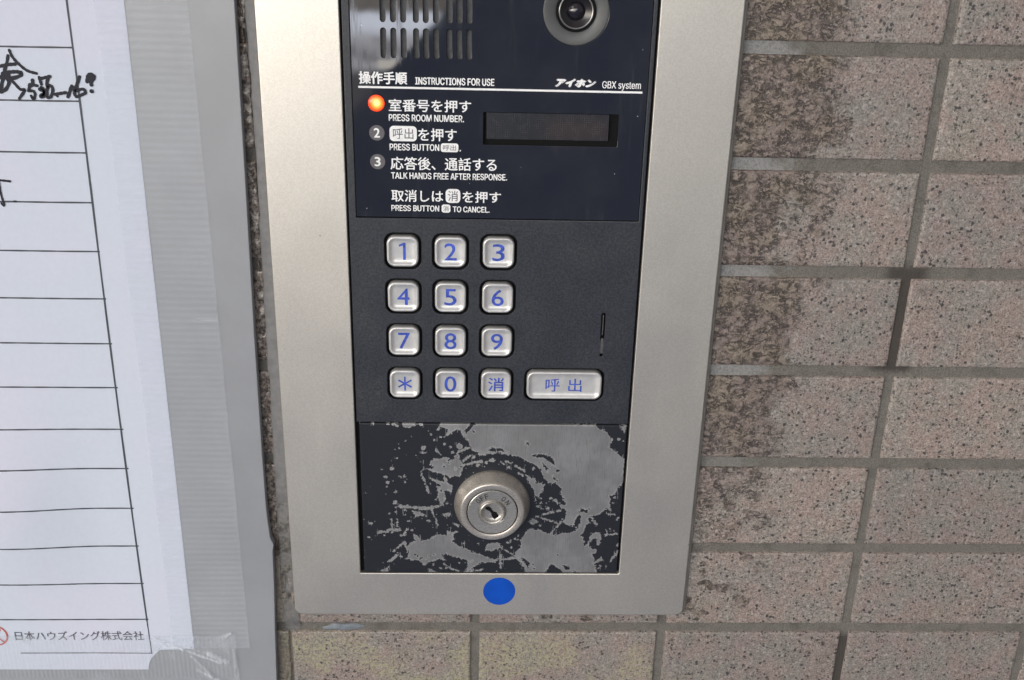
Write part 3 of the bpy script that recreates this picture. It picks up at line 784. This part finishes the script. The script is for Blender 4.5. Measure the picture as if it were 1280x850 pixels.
def tile_mesh(ix, iz, step):
    x0, x1 = ix * PX + 2.2, (ix + 1) * PX - 2.2
    z0, z1 = iz * PZ + 2.6, (iz + 1) * PZ - 2.6
    if ix == -4:
        x1 = -298.6
    nx = max(int((x1 - x0) / step), 4); nz = max(int((z1 - z0) / step), 4)
    u = np.linspace(0, 1, nx + 1); v = np.linspace(0, 1, nz + 1)
    if step < 4:      # tuck extra rows close to the arris
        e = 0.5 / (x1 - x0); u = np.unique(np.concatenate([u, [e, 1 - e, 2.2 * e, 1 - 2.2 * e]]))
        e = 0.5 / (z1 - z0); v = np.unique(np.concatenate([v, [e, 1 - e, 2.2 * e, 1 - 2.2 * e]]))
    X, Z = np.meshgrid(x0 + u * (x1 - x0), z0 + v * (z1 - z0))
    seed = ix * 31 + iz * 7
    ed = np.minimum(np.minimum(X - x0, x1 - X), np.minimum(Z - z0, z1 - Z))
    jag = (fbm(X * 0.35 + seed, Z * 0.35, 3, 5) - 0.5)
    # rough strip right of the intercom and below it
    lim = -57 + 62 * (fbm(X * 0.05, Z * 0.055 + 3, 5, 11, 0.6) - 0.5) + 0.04 * (Z - 160)
    mask = sstep(lim - X, -14, 12)
    mask = mask * sstep(X, -200, -190) * sstep(Z, 20, 165) * 0.95
    stray = sstep(fbm(X * 0.1, Z * 0.16, 3, 21), 0.60, 0.68) * sstep(X, -35, -70) * sstep(Z, -2, 4) * sstep(X, -190, -180)
    mask = np.maximum(mask, 0.75 * stray)
    grime = np.full_like(X, 1.0 if ix == -4 else 0.0)
    if ix == -4 and iz < 1:
        grime *= 0.45
    yellow = sstep(-Z, -4, 14) * sstep(fbm(X * 0.045, Z * 0.05, 3, 33), 0.40, 0.62) * sstep(-X, 60, 130)
    if ix == -4 and iz < 1:
        yellow = np.full_like(X, 0.9)
    rel = 0.18 * (fbm(X * 0.5, Z * 0.5, 4, 2) - 0.5)
    rel = rel + mask * 1.0 * (fbm(X * 0.3 + 0.1 * Z, Z * 0.42, 4, 9, 0.6) - 0.55)
    rel = rel + grime * 1.6 * (fbm(X * 0.3, Z * 0.25, 4, 14, 0.6) - 0.6)
    d = rel - 0.8 * np.exp(-np.clip(ed, 0, 9) / 0.55) * (1 + 1.2 * jag)
    on = ed < 1e-6
    d = np.where(on, -1.9, d)
    if ix == -4:
        Xs = X + np.where(ed < 3, 1.4 * (fbm(X * 0.25, Z * 0.16, 3, 8) - 0.45), 0)
        X = Xs
    rs = random.Random(seed)
    d = d + rs.uniform(-0.12, 0.12) + (X - x0 - 47) * rs.uniform(-0.0025, 0.0025) + (Z - z0 - 22) * rs.uniform(-0.004, 0.004)
    tone = np.full_like(X, rs.random())
    return grid_mesh(X, Z, d, {'rough': mask, 'grime': grime, 'yellow': yellow, 'tone': tone})


tiles = []
for iz in range(-8, 14):
    for ix in range(-9, 8):
        inner = -4 <= ix <= 1 and -1 <= iz <= 6
        if inner and ix in (-3, -2) and iz >= 1:
            step = 12.0            # wholly behind the intercom
        elif inner:
            step = 0.75
        else:
            step = 9.0
        if ix == -4 and not inner:
            step = 3.0
        tiles.append(tile_mesh(ix, iz, step))
tm = join(tiles, "tile_facing")
link_mesh("tile_facing", tm, M_TILE, wall)
# mortar bed, with its own slight waviness
xs = np.arange(-900, 801, 6.0); zs = np.arange(-400, 701, 6.0)
X, Z = np.meshgrid(xs, zs)
link_mesh("grout_bed", grid_mesh(X, Z, -1.5 + 0.6 * (fbm(X * 0.08, Z * 0.08, 3, 44) - 0.5)), M_GROUT, wall)


def blob(cx, cz, rx, rz, d0, h, seed, n=28, rings=6):
    vs, fs = [], []
    for k in range(rings):
        u = k / (rings - 1)
        for i in range(n):
            a = 2 * math.pi * i / n
            j = 1 + 0.5 * (float(vnoise(np.array(2.2 * math.cos(a) + seed), np.array(2.2 * math.sin(a)), seed)) - 0.5)
            rr = (1 - u) * j
            dd = d0 + h * (1 - (1 - u) ** 3)
            vs.append(((cx + rx * rr * math.cos(a)) * MM, -dd * MM, (cz + rz * rr * math.sin(a)) * MM))
    for k in range(rings - 1):
        for i in range(n):
            j = (i + 1) % n
            fs.append((k * n + i, k * n + j, (k + 1) * n + j, (k + 1) * n + i))
    return mesh_from("blob", vs, fs, True)


link_mesh("sealant_smear", blob(-269.5, -0.8, 10.5, 2.2, -1.5, 0.9, 5), M_SEALP, wall)
# filler packed into the upright joint at the intercom's left edge
xs = np.linspace(-298.7, -292.5, 15); zs = np.arange(-3.5, 420, 1.5)
X, Z = np.meshgrid(xs, zs)
u = (X + 298.7) / 6.2
X2 = X + (1 - u) * (1.3 * (fbm(Z * 0.12, X * 0 + 2, 3, 6) - 0.5)) - (1 - u) * np.clip((260 - Z) / 260, 0, 1) * 2.9
crack = sstep(fbm(X * 0.25, Z * 0.10, 4, 61), 0.55, 0.72) * sstep(-Z, -85, -45)
D_ = 0.35 + 0.5 * np.sin(np.pi * np.clip(u, 0, 1)) ** 0.5 - 1.4 * (u < 0.01) - 1.3 * crack - 2.2 * sstep(-Z, -6, 2) + 0.35 * (fbm(X * 0.2, Z * 0.07, 3, 3) - 0.5)
dirt = sstep(-Z, -125, -30) * (0.35 + 0.65 * sstep(fbm(X * 0.22, Z * 0.16, 4, 77), 0.42, 0.6))
link_mesh("joint_sealant", grid_mesh(X2, Z, D_, {'dirt': dirt}), M_JOINT, wall)
# ragged old filler lumps still stuck along the cut tile edge
rng = random.Random(4)
lumps = []
for i in range(70):
    z = rng.uniform(40, 330)
    f = (z - 40) / 290
    lumps.append(blob(-302.4 + 1.4 * f + rng.uniform(-0.8, 1.2), z, rng.uniform(0.4, 0.9), rng.uniform(0.7, 2.6), -0.6, rng.uniform(0.6, 1.3), i, 14, 4))
link_mesh("filler_crumbs", join(lumps, "crumbs"), simple("glossy_brown_filler", (0.16, 0.125, 0.105), 0.16, var=0.5, vscale=0.3), wall)

# ------------------------------------------------------------------ intercom
icom = thing("intercom_panel", "satin metal entrance intercom with silver keys, dark window and scratched lock plate", "intercom", (-192, 0, 11))
TOP = 366.0
face = slab([rrect(-293.9, 11.2, -90.6, TOP, 4.2, 8), rrect(-259.15, 36.9, -126.0, 345.0, 0.4, 2)], 0.6, 4.0, 0.55, 3)
link_mesh("faceplate", face, M_PLATE, icom)
back = slab([rrect(-262, 30, -123, 350, 1)], 0.3, 1.4)
link_mesh("back_box", back, M_DARK, icom)
# bead of sealant round the right and lower edge
bead = slab([rrect(-293.2, 10.3, -88.7, TOP + 1.5, 4.6, 8), rrect(-289, 16, -94, TOP - 4, 2)], -1.0, 1.5, 0.6, 2)
link_mesh("sealant_bead", bead, M_SEAL, icom)

# key panel: one moulding with rails up both sides of the window
B0, B1 = -258.2, -127.2
ZW = 224.0
holes = []
KX = (-234.65, -213.15, -191.5); KZ = (208.9, 187.35, 165.7, 143.9)
for z in KZ:
    for x in KX:
        holes.append(rrect(x - 8.35, z - 8.55, x + 8.35, z + 8.45, 4.3, 7))
CX, CZ = -159.05, 143.9
holes.append(rrect(CX - 19.1, CZ - 8.5, CX + 19.1, CZ + 8.4, 4.2, 7))
GX, GZ0, GZ1 = -142.0, 159.5, 180.5
holes.append([(GX + x_, z_) for x_, z_ in rrect(-0.95, 166.5, 0.95, GZ1, 0.9, 5)])
holes.append(circle(GX - 0.1, 159.3, 0.75, 16))
outer = [(B0, 123.3), (B1, 123.3), (B1, 345), (-128.85, 345), (-128.85, ZW), (-255.1, ZW), (-255.1, 345), (B0, 345)]
kp = join([slab([outer] + holes, 3.2, 4.7, 0.28, 3)])
link_mesh("key_panel", kp, M_BODY, icom)
link_mesh("panel_liner", slab([rrect(B0 + .3, 123.6, B1 - .3, 223.6, .3)], 1.5, 2.5), M_DARK, icom)
# moulded channel that leads down to the microphone hole
ch = join([slab([rrect(GX - 0.62, 160.3, GX + 0.55, 168.0, 0.5, 4)], 4.6, 4.76, 0.05),
           slab([rrect(GX - 0.28, 169.2, GX + 0.12, 179.2, 0.2, 3)], 2.5, 4.2)])
link_mesh("channel_rib", ch, M_SLOT, icom)


def key(cx, cz, w_, h_, r, label):
    rr = lambda k: rrect(cx - w_ / 2 + k, cz - h_ / 2 + k, cx + w_ / 2 - k, cz + h_ / 2 - k, max(r - k, 0.6), 8)
    prof = [(0, 2.5), (0, 5.4), (0.12, 5.85), (0.4, 6.15), (0.75, 6.25), (1.05, 6.2), (1.35, 6.0), (1.8, 5.62), (2.4, 5.38), (3.2, 5.27), (4.2, 5.22)]
    me = loft([(rr(k), d) for k, d in prof])
    return link_mesh("key_button", me, M_KEY, icom, label)


LEG = [['1', '2', '3'], ['4', '5', '6'], ['7', '8', '9'], ['*', '0', '消']]
for r_, z in enumerate(KZ):
    for c_, x in enumerate(KX):
        s = LEG[r_][c_]
        word = {'*': 'star-marked silver key', '消': 'silver key marked with the kanji for cancel'}.get(s, 'silver key marked %s in blue' % s)
        k = key(x, z, 14.2, 14.1, 3.6, word)
        if s == '*':
            L_ = []
            for a in (90, 30, 150):
                dx, dz = 3.3 * math.cos(R(a)), 3.3 * math.sin(R(a))
                L_.append(ribbon([(x - dx, z - dz), (x + dx, z + dz)], 0.38, 5.3 + 0.01 * (a // 30), 0.03))
            lg = join(L_)
        elif s == '消':
            lg = text(s, x - 3.8, z - 3.5, x + 3.8, z + 3.5, 5.30, 0.2)
        else:
            wd = 2.8
            if s == '1':
                lg = slab([[(x + 0.15, z - 4.0), (x + 1.35, z - 4.0), (x + 1.35, z + 4.0), (x + 0.35, z + 4.0), (x - 1.75, z + 3.0), (x - 1.55, z + 2.1), (x + 0.15, z + 2.75)]], 5.30, 5.33)
            else:
                lg = text(s, x - wd, z - 4.0, x + wd, z + 4.0, 5.30, 0.16)
        link_mesh("key_legend", lg, M_BLUE, k)
k = key(CX, CZ, 35.7, 14.1, 3.6, 'wide silver call key marked with two kanji')
lg = join([text('呼', CX - 8.9, CZ - 3.4, CX - 2.1, CZ + 3.4, 5.30, 0.1), text('出', CX + 2.0, CZ - 3.4, CX + 8.4, CZ + 3.4, 5.30, 0.1)])
link_mesh("key_legend", lg, M_BLUE, k)

# dark window with speaker slots, display opening and lens opening
GD = 4.25
SX = (-241.3, -237.05, -232.85, -227.6, -223.5, -219.3, -213.75, -209.65, -205.55)
SZ = ((292.8, 304.9), (307.2, 319.3), (321.6, 333.7))
slots = [rrect(x - 1.15, a, x + 1.15, b_, 1.14, 5) for x in SX for a, b_ in SZ]
LX, LZ = -161.1, 313.2
DX0, DX1, DZ0, DZ1 = -199.1, -140.6, 257.2, 271.2
win = slab([rrect(-254.9, ZW + 0.35, -129.05, 344, 0.5, 3), circle(LX, LZ, 13.9, 64), rrect(DX0, DZ0, DX1, DZ1, 0.4, 2)] + slots, 2.6, GD, 0.12, 2)
gw = link_mesh("window_panel", win, M_GLASS, icom)
link_mesh("speaker_grille", slab([rrect(-246, 289, -201, 337, 1)], 1.6, 2.5), M_SLOT, icom)
link_mesh("window_liner", slab([rrect(-200.5, 255.5, -139, 273, 1)], 1.5, 2.0), M_DARK, icom)
link_mesh("display_screen", slab([rrect(-197.7, 259.6, -144.7, 271.0, 0.3)], 2.0, 3.6, 0.1), M_DISP, icom)

# camera
ce = link_mesh("camera_surround", sharp(lathe(LX, LZ, [(13.9, 3.6), (13.7, 4.1), (13.3, 4.2), (9.2, 3.1), (8.5, 2.9), (8.4, 2.2)], 96, True, True)), M_SURR, icom)
cr = link_mesh("lens_barrel", sharp(lathe(LX, LZ, [(8.4, 2.3), (8.3, 4.0), (7.9, 4.15), (7.5, 4.0), (7.3, 3.5), (7.2, 2.4)], 96)), M_DARK, icom)
link_mesh("lens_ring", sharp(lathe(LX, LZ, [(7.3, 3.5), (7.25, 4.45), (7.0, 4.6), (6.7, 4.45), (6.6, 3.4)], 96, True, False)), M_LENSRING, cr)
link_mesh("lens_hood", lathe(LX, LZ, [(6.65, 4.2), (6.3, 4.0), (4.2, 3.2), (3.5, 3.0), (3.3, 2.6)], 64), M_HOOD, cr)
prof = [(3.45 * math.cos(R(a)), 3.0 + 2.3 * math.sin(R(a))) for a in range(0, 88, 6)]
link_mesh("lens", lathe(LX, LZ, prof, 64), M_LENS, cr)

# printed lettering on the window
PD = GD + 0.02


def prn(meshes, label=None, name="printed_text", mat=None):
    return link_mesh(name, join(meshes) if isinstance(meshes, list) else meshes, mat or M_PRINT, icom, label)


prn(text('操作手順', -252.0, 281.95, -231.5, 287.2, PD, 0.34))
prn(text('INSTRUCTIONS FOR USE', -228.2, 282.1, -194.6, 285.2, PD, 0.24, INTER))
prn(slab([rrect(-252.3, 280.25, -131.15, 281.1, 0.05, 1)], PD, PD + 0.04), None, "title_rule")
prn(text('アイホン', -168.8, 282.3, -151.2, 285.9, PD, 0.8, shear=0.28))
prn(text('GBX system', -148.6, 281.3, -132.0, 285.2, PD, 0.12, INTER))
prn(text('室番号を押す', -239.6, 270.7, -204.4, 276.0, PD, 0.2))
prn(text('PRESS ROOM NUMBER.', -239.7, 266.6, -207.4, 269.6, PD, 0.2, INTER))
prn(text('を押す', -227.2, 258.3, -210.5, 263.85, PD, 0.2))
prn([text('PRESS BUTTON', -239.6, 254.05, -218.1, 257.0, PD, 0.2, INTER), slab([circle(-209.0, 254.4, 0.32, 10)], PD, PD + .04)])
prn(text('応答後、通話する', -239.4, 245.6, -193.0, 251.3, PD, 0.2))
prn(text('TALK HANDS FREE AFTER RESPONSE.', -239.2, 241.6, -188.3, 244.5, PD, 0.2, INTER))
prn(text('取消しは', -239.3, 231.4, -216.4, 236.8, PD, 0.2))
prn(text('を押す', -207.95, 231.4, -190.9, 236.6, PD, 0.2))
prn(text('PRESS BUTTON', -239.4, 227.15, -218.2, 229.9, PD, 0.2, INTER))
prn(text('TO CANCEL.', -212.2, 227.0, -195.8, 229.7, PD, 0.2, INTER))


def symbol(x0, z0, x1, z1, s, tx, tz, bold):
    o = prn(slab([rrect(x0, z0, x1, z1, (z1 - z0) * 0.28, 5)], PD, PD + 0.04), None, "printed_key_symbol")
    cx, cz = (x0 + x1) / 2, (z0 + z1) / 2
    link_mesh("symbol_kanji", text(s, cx - tx, cz - tz, cx + tx, cz + tz, PD + 0.05, bold), M_PRINTDARK, o)


symbol(-239.5, 258.05, -227.75, 264.6, '呼出', 4.4, 2.3, 0.0)
symbol(-217.45, 253.7, -209.8, 257.5, '呼出', 2.8, 1.2, 0.0)
symbol(-215.35, 231.2, -208.85, 237.45, '消', 2.2, 2.3, 0.0)
symbol(-217.15, 226.75, -213.25, 230.45, '消', 1.2, 1.2, 0.0)
for s, x, z in (('2', -244.95, 261.45), ('3', -244.95, 249.0)):
    o = prn(slab([circle(x, z, 3.3, 40)], PD, PD + 0.04), None, "step_badge", M_BADGE)
    link_mesh("step_numeral", text(s, x - 1.35, z - 2.05, x + 1.35, z + 2.05, PD + 0.05, 0.3), M_PRINT, o)
link_mesh("indicator_lamp", lathe(-244.9, 274.0, [(3.5, GD - 0.05), (3.45, GD + 0.15), (3.0, GD + 0.45), (2.2, GD + 0.75), (1.0, GD + 0.9)], 48), M_LAMP, icom, "lit orange indicator lamp")

# scratched lock plate: real worn shapes held as a distance field on a fine sheet
LP = (-257.3, 37.7, -127.0, 122.7)


def seg_dist(px, pz, ax, az, bx, bz):
    vx, vz = bx - ax, bz - az
    L2 = vx * vx + vz * vz + 1e-9
    u = np.clip(((px - ax) * vx + (pz - az) * vz) / L2, 0, 1)
    return np.hypot(px - ax - u * vx, pz - az - u * vz)


def poly_sd(px, pz, poly):
    d = np.full(px.shape, 1e9); inside = np.zeros(px.shape, bool)
    n = len(poly)
    for i in range(n):
        ax, az = poly[i]; bx, bz = poly[(i + 1) % n]
        d = np.minimum(d, seg_dist(px, pz, ax, az, bx, bz))
        if az != bz:
            c_ = ((az > pz) != (bz > pz)) & (px < (bx - ax) * (pz - az) / (bz - az) + ax)
            inside ^= c_
    return np.where(inside, d, -d)      # positive inside


xs = np.linspace(LP[0], LP[2], 420); zs = np.linspace(LP[1], LP[3], 276)
X, Z = np.meshgrid(xs, zs)
W = np.full(X.shape, -60.0)
for pl in WEAR_LIGHT:
    W = np.maximum(W, poly_sd(X, Z, pl))
for pl in WEAR_DARK:
    W = np.minimum(W, -poly_sd(X, Z, pl))
for rr, pl in WEAR_STROKES:
    for a, b_ in zip(pl[:-1], pl[1:]):
        W = np.maximum(W, rr - seg_dist(X, Z, *a, *b_))
for rr, x, z in WEAR_DOTS:
    W = np.maximum(W, (rr - np.hypot(X - x, (Z - z) * 1.15)) )
for rr, x, z in WEAR_HOLES:
    W = np.minimum(W, np.hypot(X - x, Z - z) - rr)
# soft rim where the black paint survives round the lock
KXc, KZc = -192.3, 78.3
ang = np.arctan2(Z - KZc, X - KXc)
ring = np.hypot(X - KXc, Z - KZc) - 20.6 - 1.6 * (fbm(ang * 3 + 9, ang * 0 + 1, 3, 71) - 0.5)
W = np.minimum(W, ring * 1.2)
W = W * np.where(W > 0, 1.0, 1.0)
Dp = np.full(X.shape, 4.55)
e = np.minimum(np.minimum(X - LP[0], LP[2] - X), np.minimum(Z - LP[1], LP[3] - Z))
Dp = Dp - 0.25 * np.exp(-e / 0.25)
Dp[0, :] = Dp[-1, :] = 2.0; Dp[:, 0] = Dp[:, -1] = 2.0
lock_plate = link_mesh("lock_plate", grid_mesh(X, Z, Dp, {'wear': W}), M_WEAR, icom, "black painted plate worn to bare metal round the lock")

# key switch
lk = link_mesh("key_switch", sharp(lathe(KXc, KZc, [(19.0, 4.0), (18.95, 5.0), (18.75, 5.7), (18.4, 6.5), (16.5, 11.0), (15.9, 12.2), (15.6, 12.55), (15.2, 12.65), (13.0, 12.65), (12.75, 12.5), (12.6, 11.6)], 128), 40), M_STEEL, icom)
link_mesh("barrel_gap", lathe(KXc, KZc, [(12.7, 11.75), (11.9, 11.7)], 96), M_DARK, lk)
fc = link_mesh("barrel_face", sharp(lathe(KXc, KZc, [(12.25, 11.3), (12.2, 12.45), (11.9, 12.65), (7.2, 12.35), (6.7, 11.9), (6.4, 11.8)], 128), 30), M_STEEL2, lk)
core = link_mesh("key_core", sharp(lathe(KXc, KZc, [(6.2, 11.6), (6.15, 13.2), (5.8, 13.45), (5.3, 13.3), (4.9, 12.7), (4.4, 12.2), (3.6, 11.95)], 96), 30), M_STEEL2, lk)


def bar(x0, z0, x1, z1, r):
    a = math.atan2(z1 - z0, x1 - x0); pts = []
    for k in range(9): pts.append((x1 + r * math.cos(a - R(90) + R(180) * k / 8), z1 + r * math.sin(a - R(90) + R(180) * k / 8)))
    for k in range(9): pts.append((x0 + r * math.cos(a + R(90) + R(180) * k / 8), z0 + r * math.sin(a + R(90) + R(180) * k / 8)))
    return pts


kh = join([slab([bar(KXc - 2.6, KZc + 2.2, KXc - 1.3, KZc + 1.5, 1.0)], 11.9, 12.10), slab([bar(KXc - 1.6, KZc + 1.8, KXc + 1.6, KZc - 2.0, 0.75)], 11.9, 12.12),
           slab([bar(KXc + 1.0, KZc - 1.4, KXc + 1.9, KZc - 2.9, 1.5)], 11.9, 12.14)])
link_mesh("keyhole", kh, M_DARK, lk)
eng = []
for s, a0, stp in (('OFF', 138, -15), ('ON', 54, -18)):
    for i, chh in enumerate(s):
        a = R(a0 + stp * i)
        rad = 9.35
        eng.append(text(chh, KXc - 0.95, KZc + rad - 1.4, KXc + 0.95, KZc + rad + 1.4, 12.52, 0.16, rot=a - R(90), pivot=(KXc, KZc), thick=0.06))
link_mesh("engraved_lettering", join(eng), M_ENGRAVE, fc)

# ------------------------------------------------------------------ blue dot
st = link_mesh("round_sticker", slab([circle(-187.75, 26.0, 8.35, 72)], 4.004, 4.16, 0.05), M_STICK)
tag(st, "plain round blue sticker on the metal plate below the lock", "sticker")

# ------------------------------------------------------------------ notice board with its taped sheet
edge = [(-300.6, 440), (-301.6, 314), (-302.6, 240), (-303.85, 167), (-304.4, 109), (-304.5, 80), (-304.3, 70), (-303.6, 58), (-302.5, 55), (-302.2, 54), (-302.5, 52.5), (-302.9, 50), (-303.4, 31), (-304.8, 0), (-305.9, -31), (-307.2, -90)]
bd = slab([edge[::-1] + [(-690, 440), (-690, -90)][0:0] + [(-690 + 0, 440), (-690, -90)]], 0.6, 5.0, 0.35, 2)
ob = link_mesh("notice_board", bd, M_BOARD)
tag(ob, "flat grey painted board fixed to the wall left of the intercom", "board")


def bulge(x, z):
    return 4.3 * float(sstep(np.array(-384.0 - x), 0, 50)) * math.exp(-((z - 74) / 44.0) ** 2)


def bulge_np(X, Z):
    return 4.3 * sstep(-384.0 - X, 0, 50) * np.exp(-((Z - 74) / 44.0) ** 2) + 0.12 * (fbm(X * 0.02, Z * 0.03, 2, 5) - 0.5)


# sheet: right edge, rounded tear at the lower corner
prof_z = np.concatenate([np.linspace(-23.2, -10.0, 26), np.linspace(-9.9, -7.6, 14), np.linspace(-7.0, 400, 150)])
U_ = np.concatenate([np.linspace(0, 0.85, 60), np.linspace(0.86, 1, 30)])


def right_edge(z):
    if z >= -9.9:
        return -347.6 + 1.3 * np.clip(z / 314, 0, 1)
    # torn-off corner
    pts = [(-23.2, -372.8), (-21.5, -372.6), (-18.5, -371.8), (-16.4, -370.9), (-14.4, -369.3), (-12.2, -367.3), (-10.3, -365.5), (-9.9, -347.6)]
    return float(np.interp(z, [a for a, b in pts], [b for a, b in pts]))


rows = []
X = np.zeros((len(prof_z), len(U_))); Z = np.zeros_like(X)
for i, z in enumerate(prof_z):
    re_ = right_edge(z)
    X[i] = -643 + U_ * (re_ + 643); Z[i] = z
    if z > -9.95:      # the bottom corner bows up along the crease
        zc = np.interp(X[i], [-366, -362.4, -359, -353.7, -347.5], [-10.2, -8.3, -7.9, -8.6, -9.6])
        Z[i] = np.where(X[i] > -366, np.maximum(z, zc), z)
me = grid_mesh(X, Z, 5.25 + bulge_np(X, Z))
sheet = link_mesh("notice_sheet", me, M_PAPER)
tag(sheet, "white ruled notice sheet with marker handwriting, taped to the grey board", "notice")

dfun = lambda x, z: bulge(x, z)
rl = []
ROWZ = [316.2, 294.2, 272.4, 250.6, 228.8, 206.6, 184.3, 162.4, 140.2, 118.4, 97.2, 75.0, 53.2, 30.9, 8.85]
for i, z in enumerate(ROWZ):
    rl.append(ribbon([(-620, z), (-560, z), (-500, z), (-460, z), (-445, z), (-430, z), (-415, z), (-400, z), (-385, z), (-369.7, z + 0.1)], 0.36, 5.33, 0.02, dfun))
rl.append(ribbon([(-437.6, -12.5), (-400, -12.4), (-369.9, -12.6)], 0.28, 5.33, 0.02, dfun))
rl.append(ribbon([(-369.4, 400), (-369.4, 300), (-369.6, 250), (-370.3, 174), (-370.6, 87), (-370.3, 8)], 0.42, 5.36, 0.02, dfun))
rl.append(ribbon([(-370.3, 8.2), (-370.0, -12.8)], 0.26, 5.36, 0.02, dfun))
link_mesh("ruled_lines", join(rl), M_RULE, sheet)
hw = []
for i, (rr, pts) in enumerate(INK_STROKES):
    hw.append(ribbon(pts, rr * 1.2, 5.42 + 0.004 * i, 0.02, dfun))
link_mesh("handwriting", join(hw[:24]), M_INK, sheet)
link_mesh("handwriting", join(hw[24:]), M_INK, sheet)


def drape(me):
    for v in me.vertices:
        v.co.y -= bulge(v.co.x / MM, v.co.z / MM) * MM
    return me


nm = '日本ハウズイング株式会社'
link_mesh("company_name", drape(text(nm, -439.0, -4.3, -373.0, 1.5, 5.4, 0.12, thick=0.02)), M_PRINTGREY, sheet)
lgm = join([ribbon([(-449.5 + 6.6 * math.cos(R(a)), -1.2 + 6.2 * math.sin(R(a))) for a in range(0, 361, 20)], 0.45, 5.4, 0.02, dfun),
            ribbon([(-455, 1.5), (-450, 3.8), (-446.5, 2.2)], 0.8, 5.42, 0.02, dfun), ribbon([(-449, 3), (-447.6, -2.5), (-445.2, -5.2)], 0.35, 5.43, 0.02, dfun)])
link_mesh("red_emblem", lgm, M_RED, sheet)


# tapes
def tape_sheet(name, X, Z, D_, mat, label, crease):
    o = link_mesh(name, grid_mesh(X, Z, D_, {'crease': crease}), mat)
    return tag(o, label, "tape")


zs = np.arange(-9.0, 415, 1.6); us = np.linspace(0, 1, 46)
UU, Z = np.meshgrid(us, zs)
xl = -358.4 + 0.6 * (fbm(Z * 0.01, Z * 0 + 3, 2, 3) - 0.5)
xr = -320.4 + 2.0 * (314 - Z) / 323 + 0.35 * (fbm(Z * 0.05, Z * 0 + 7, 2, 9) - 0.5)
X = xl + UU * (xr - xl)
step_ = 0.25 * sstep(X, -349.5, -345.5)
D_ = 5.62 - step_ * 0.9 + 0.16 * (fbm(X * 0.06, Z * 0.1, 3, 12) - 0.5)
# the one sharp pleat across the outer half
pl = np.exp(-((Z - 174.6 - 0.004 * (X + 340)) / 0.55) ** 2) * sstep(X, -334, -326)
D_ = D_ + 0.65 * pl
tape_sheet("tape_strip", X, Z, D_, M_TAPEV, "long cloudy ribbed tape strip running down the right edge of the notice sheet", 0.55 * np.exp(-((Z - 175.0 - 0.004 * (X + 340)) / 0.5) ** 2) * sstep(X, -334, -326) + 0.10 * sstep(fbm(X * 0.10, Z * 0.25, 3, 91), 0.6, 0.75))

xs = np.concatenate([np.arange(-640, -380, 2.5), np.arange(-380, -325.2, 0.5)]); vs_ = np.linspace(0, 1, 70)
X, VV = np.meshgrid(xs, vs_)
ztop = -1.2 + 0.5 * (fbm(X * 0.06, X * 0, 2, 5) - 0.5) + 2.6 * sstep(X, -337, -326)
zbot = -52.0 + 0 * X
Z = zbot + VV * (ztop - zbot)
X = X + np.where(X > -329, 0.9 * (fbm(Z * 0.15, Z * 0 + 4, 3, 15) - 0.5), 0)
D_ = 5.85 + bulge_np(X, Z) + 0.18 * (fbm(X * 0.08, Z * 0.06, 3, 19) - 0.5)
# creases fanning from the torn paper corner
CR = np.zeros_like(X)
for (xa, za, xb, zb, h_, wd) in ((-368.6, -2.2, -362.7, -5.2, 0.9, 0.5), (-362.7, -5.2, -352.8, -9.6, 1.3, 0.7), (-352.8, -9.6, -333.5, -18.3, 1.5, 0.8), (-351.8, -7.7, -336.6, -14.9, 0.8, 0.45),
                                 (-340, -12, -331, -17.8, 1.0, 1.6), (-349, -14, -339, -27, 0.9, 0.8), (-345.7, -23.3, -331.4, -33, 0.9, 1.3), (-331, -2, -325.2, 2.4, 1.0, 0.6), (-326.6, -10, -326.4, -22, 0.7, 0.6), (-349.5, -9, -346.5, -2, 0.4, 0.4)):
    k = np.exp(-(seg_dist(X, Z, xa, za, xb, zb) / wd) ** 2) * (0.6 + 0.8 * fbm(X * 0.25, Z * 0.25, 3, 37))
    D_ = D_ + h_ * k
    CR = np.maximum(CR, np.minimum(0.75 * k * min(h_, 1.1), 0.8))
CR = np.maximum(CR, 0.25 * sstep(fbm(X * 0.12, Z * 0.07, 3, 93), 0.62, 0.72))
tape_sheet("tape_strip", X, Z, D_, M_TAPEH, "creased ribbed tape strip along the bottom edge of the notice sheet", CR)
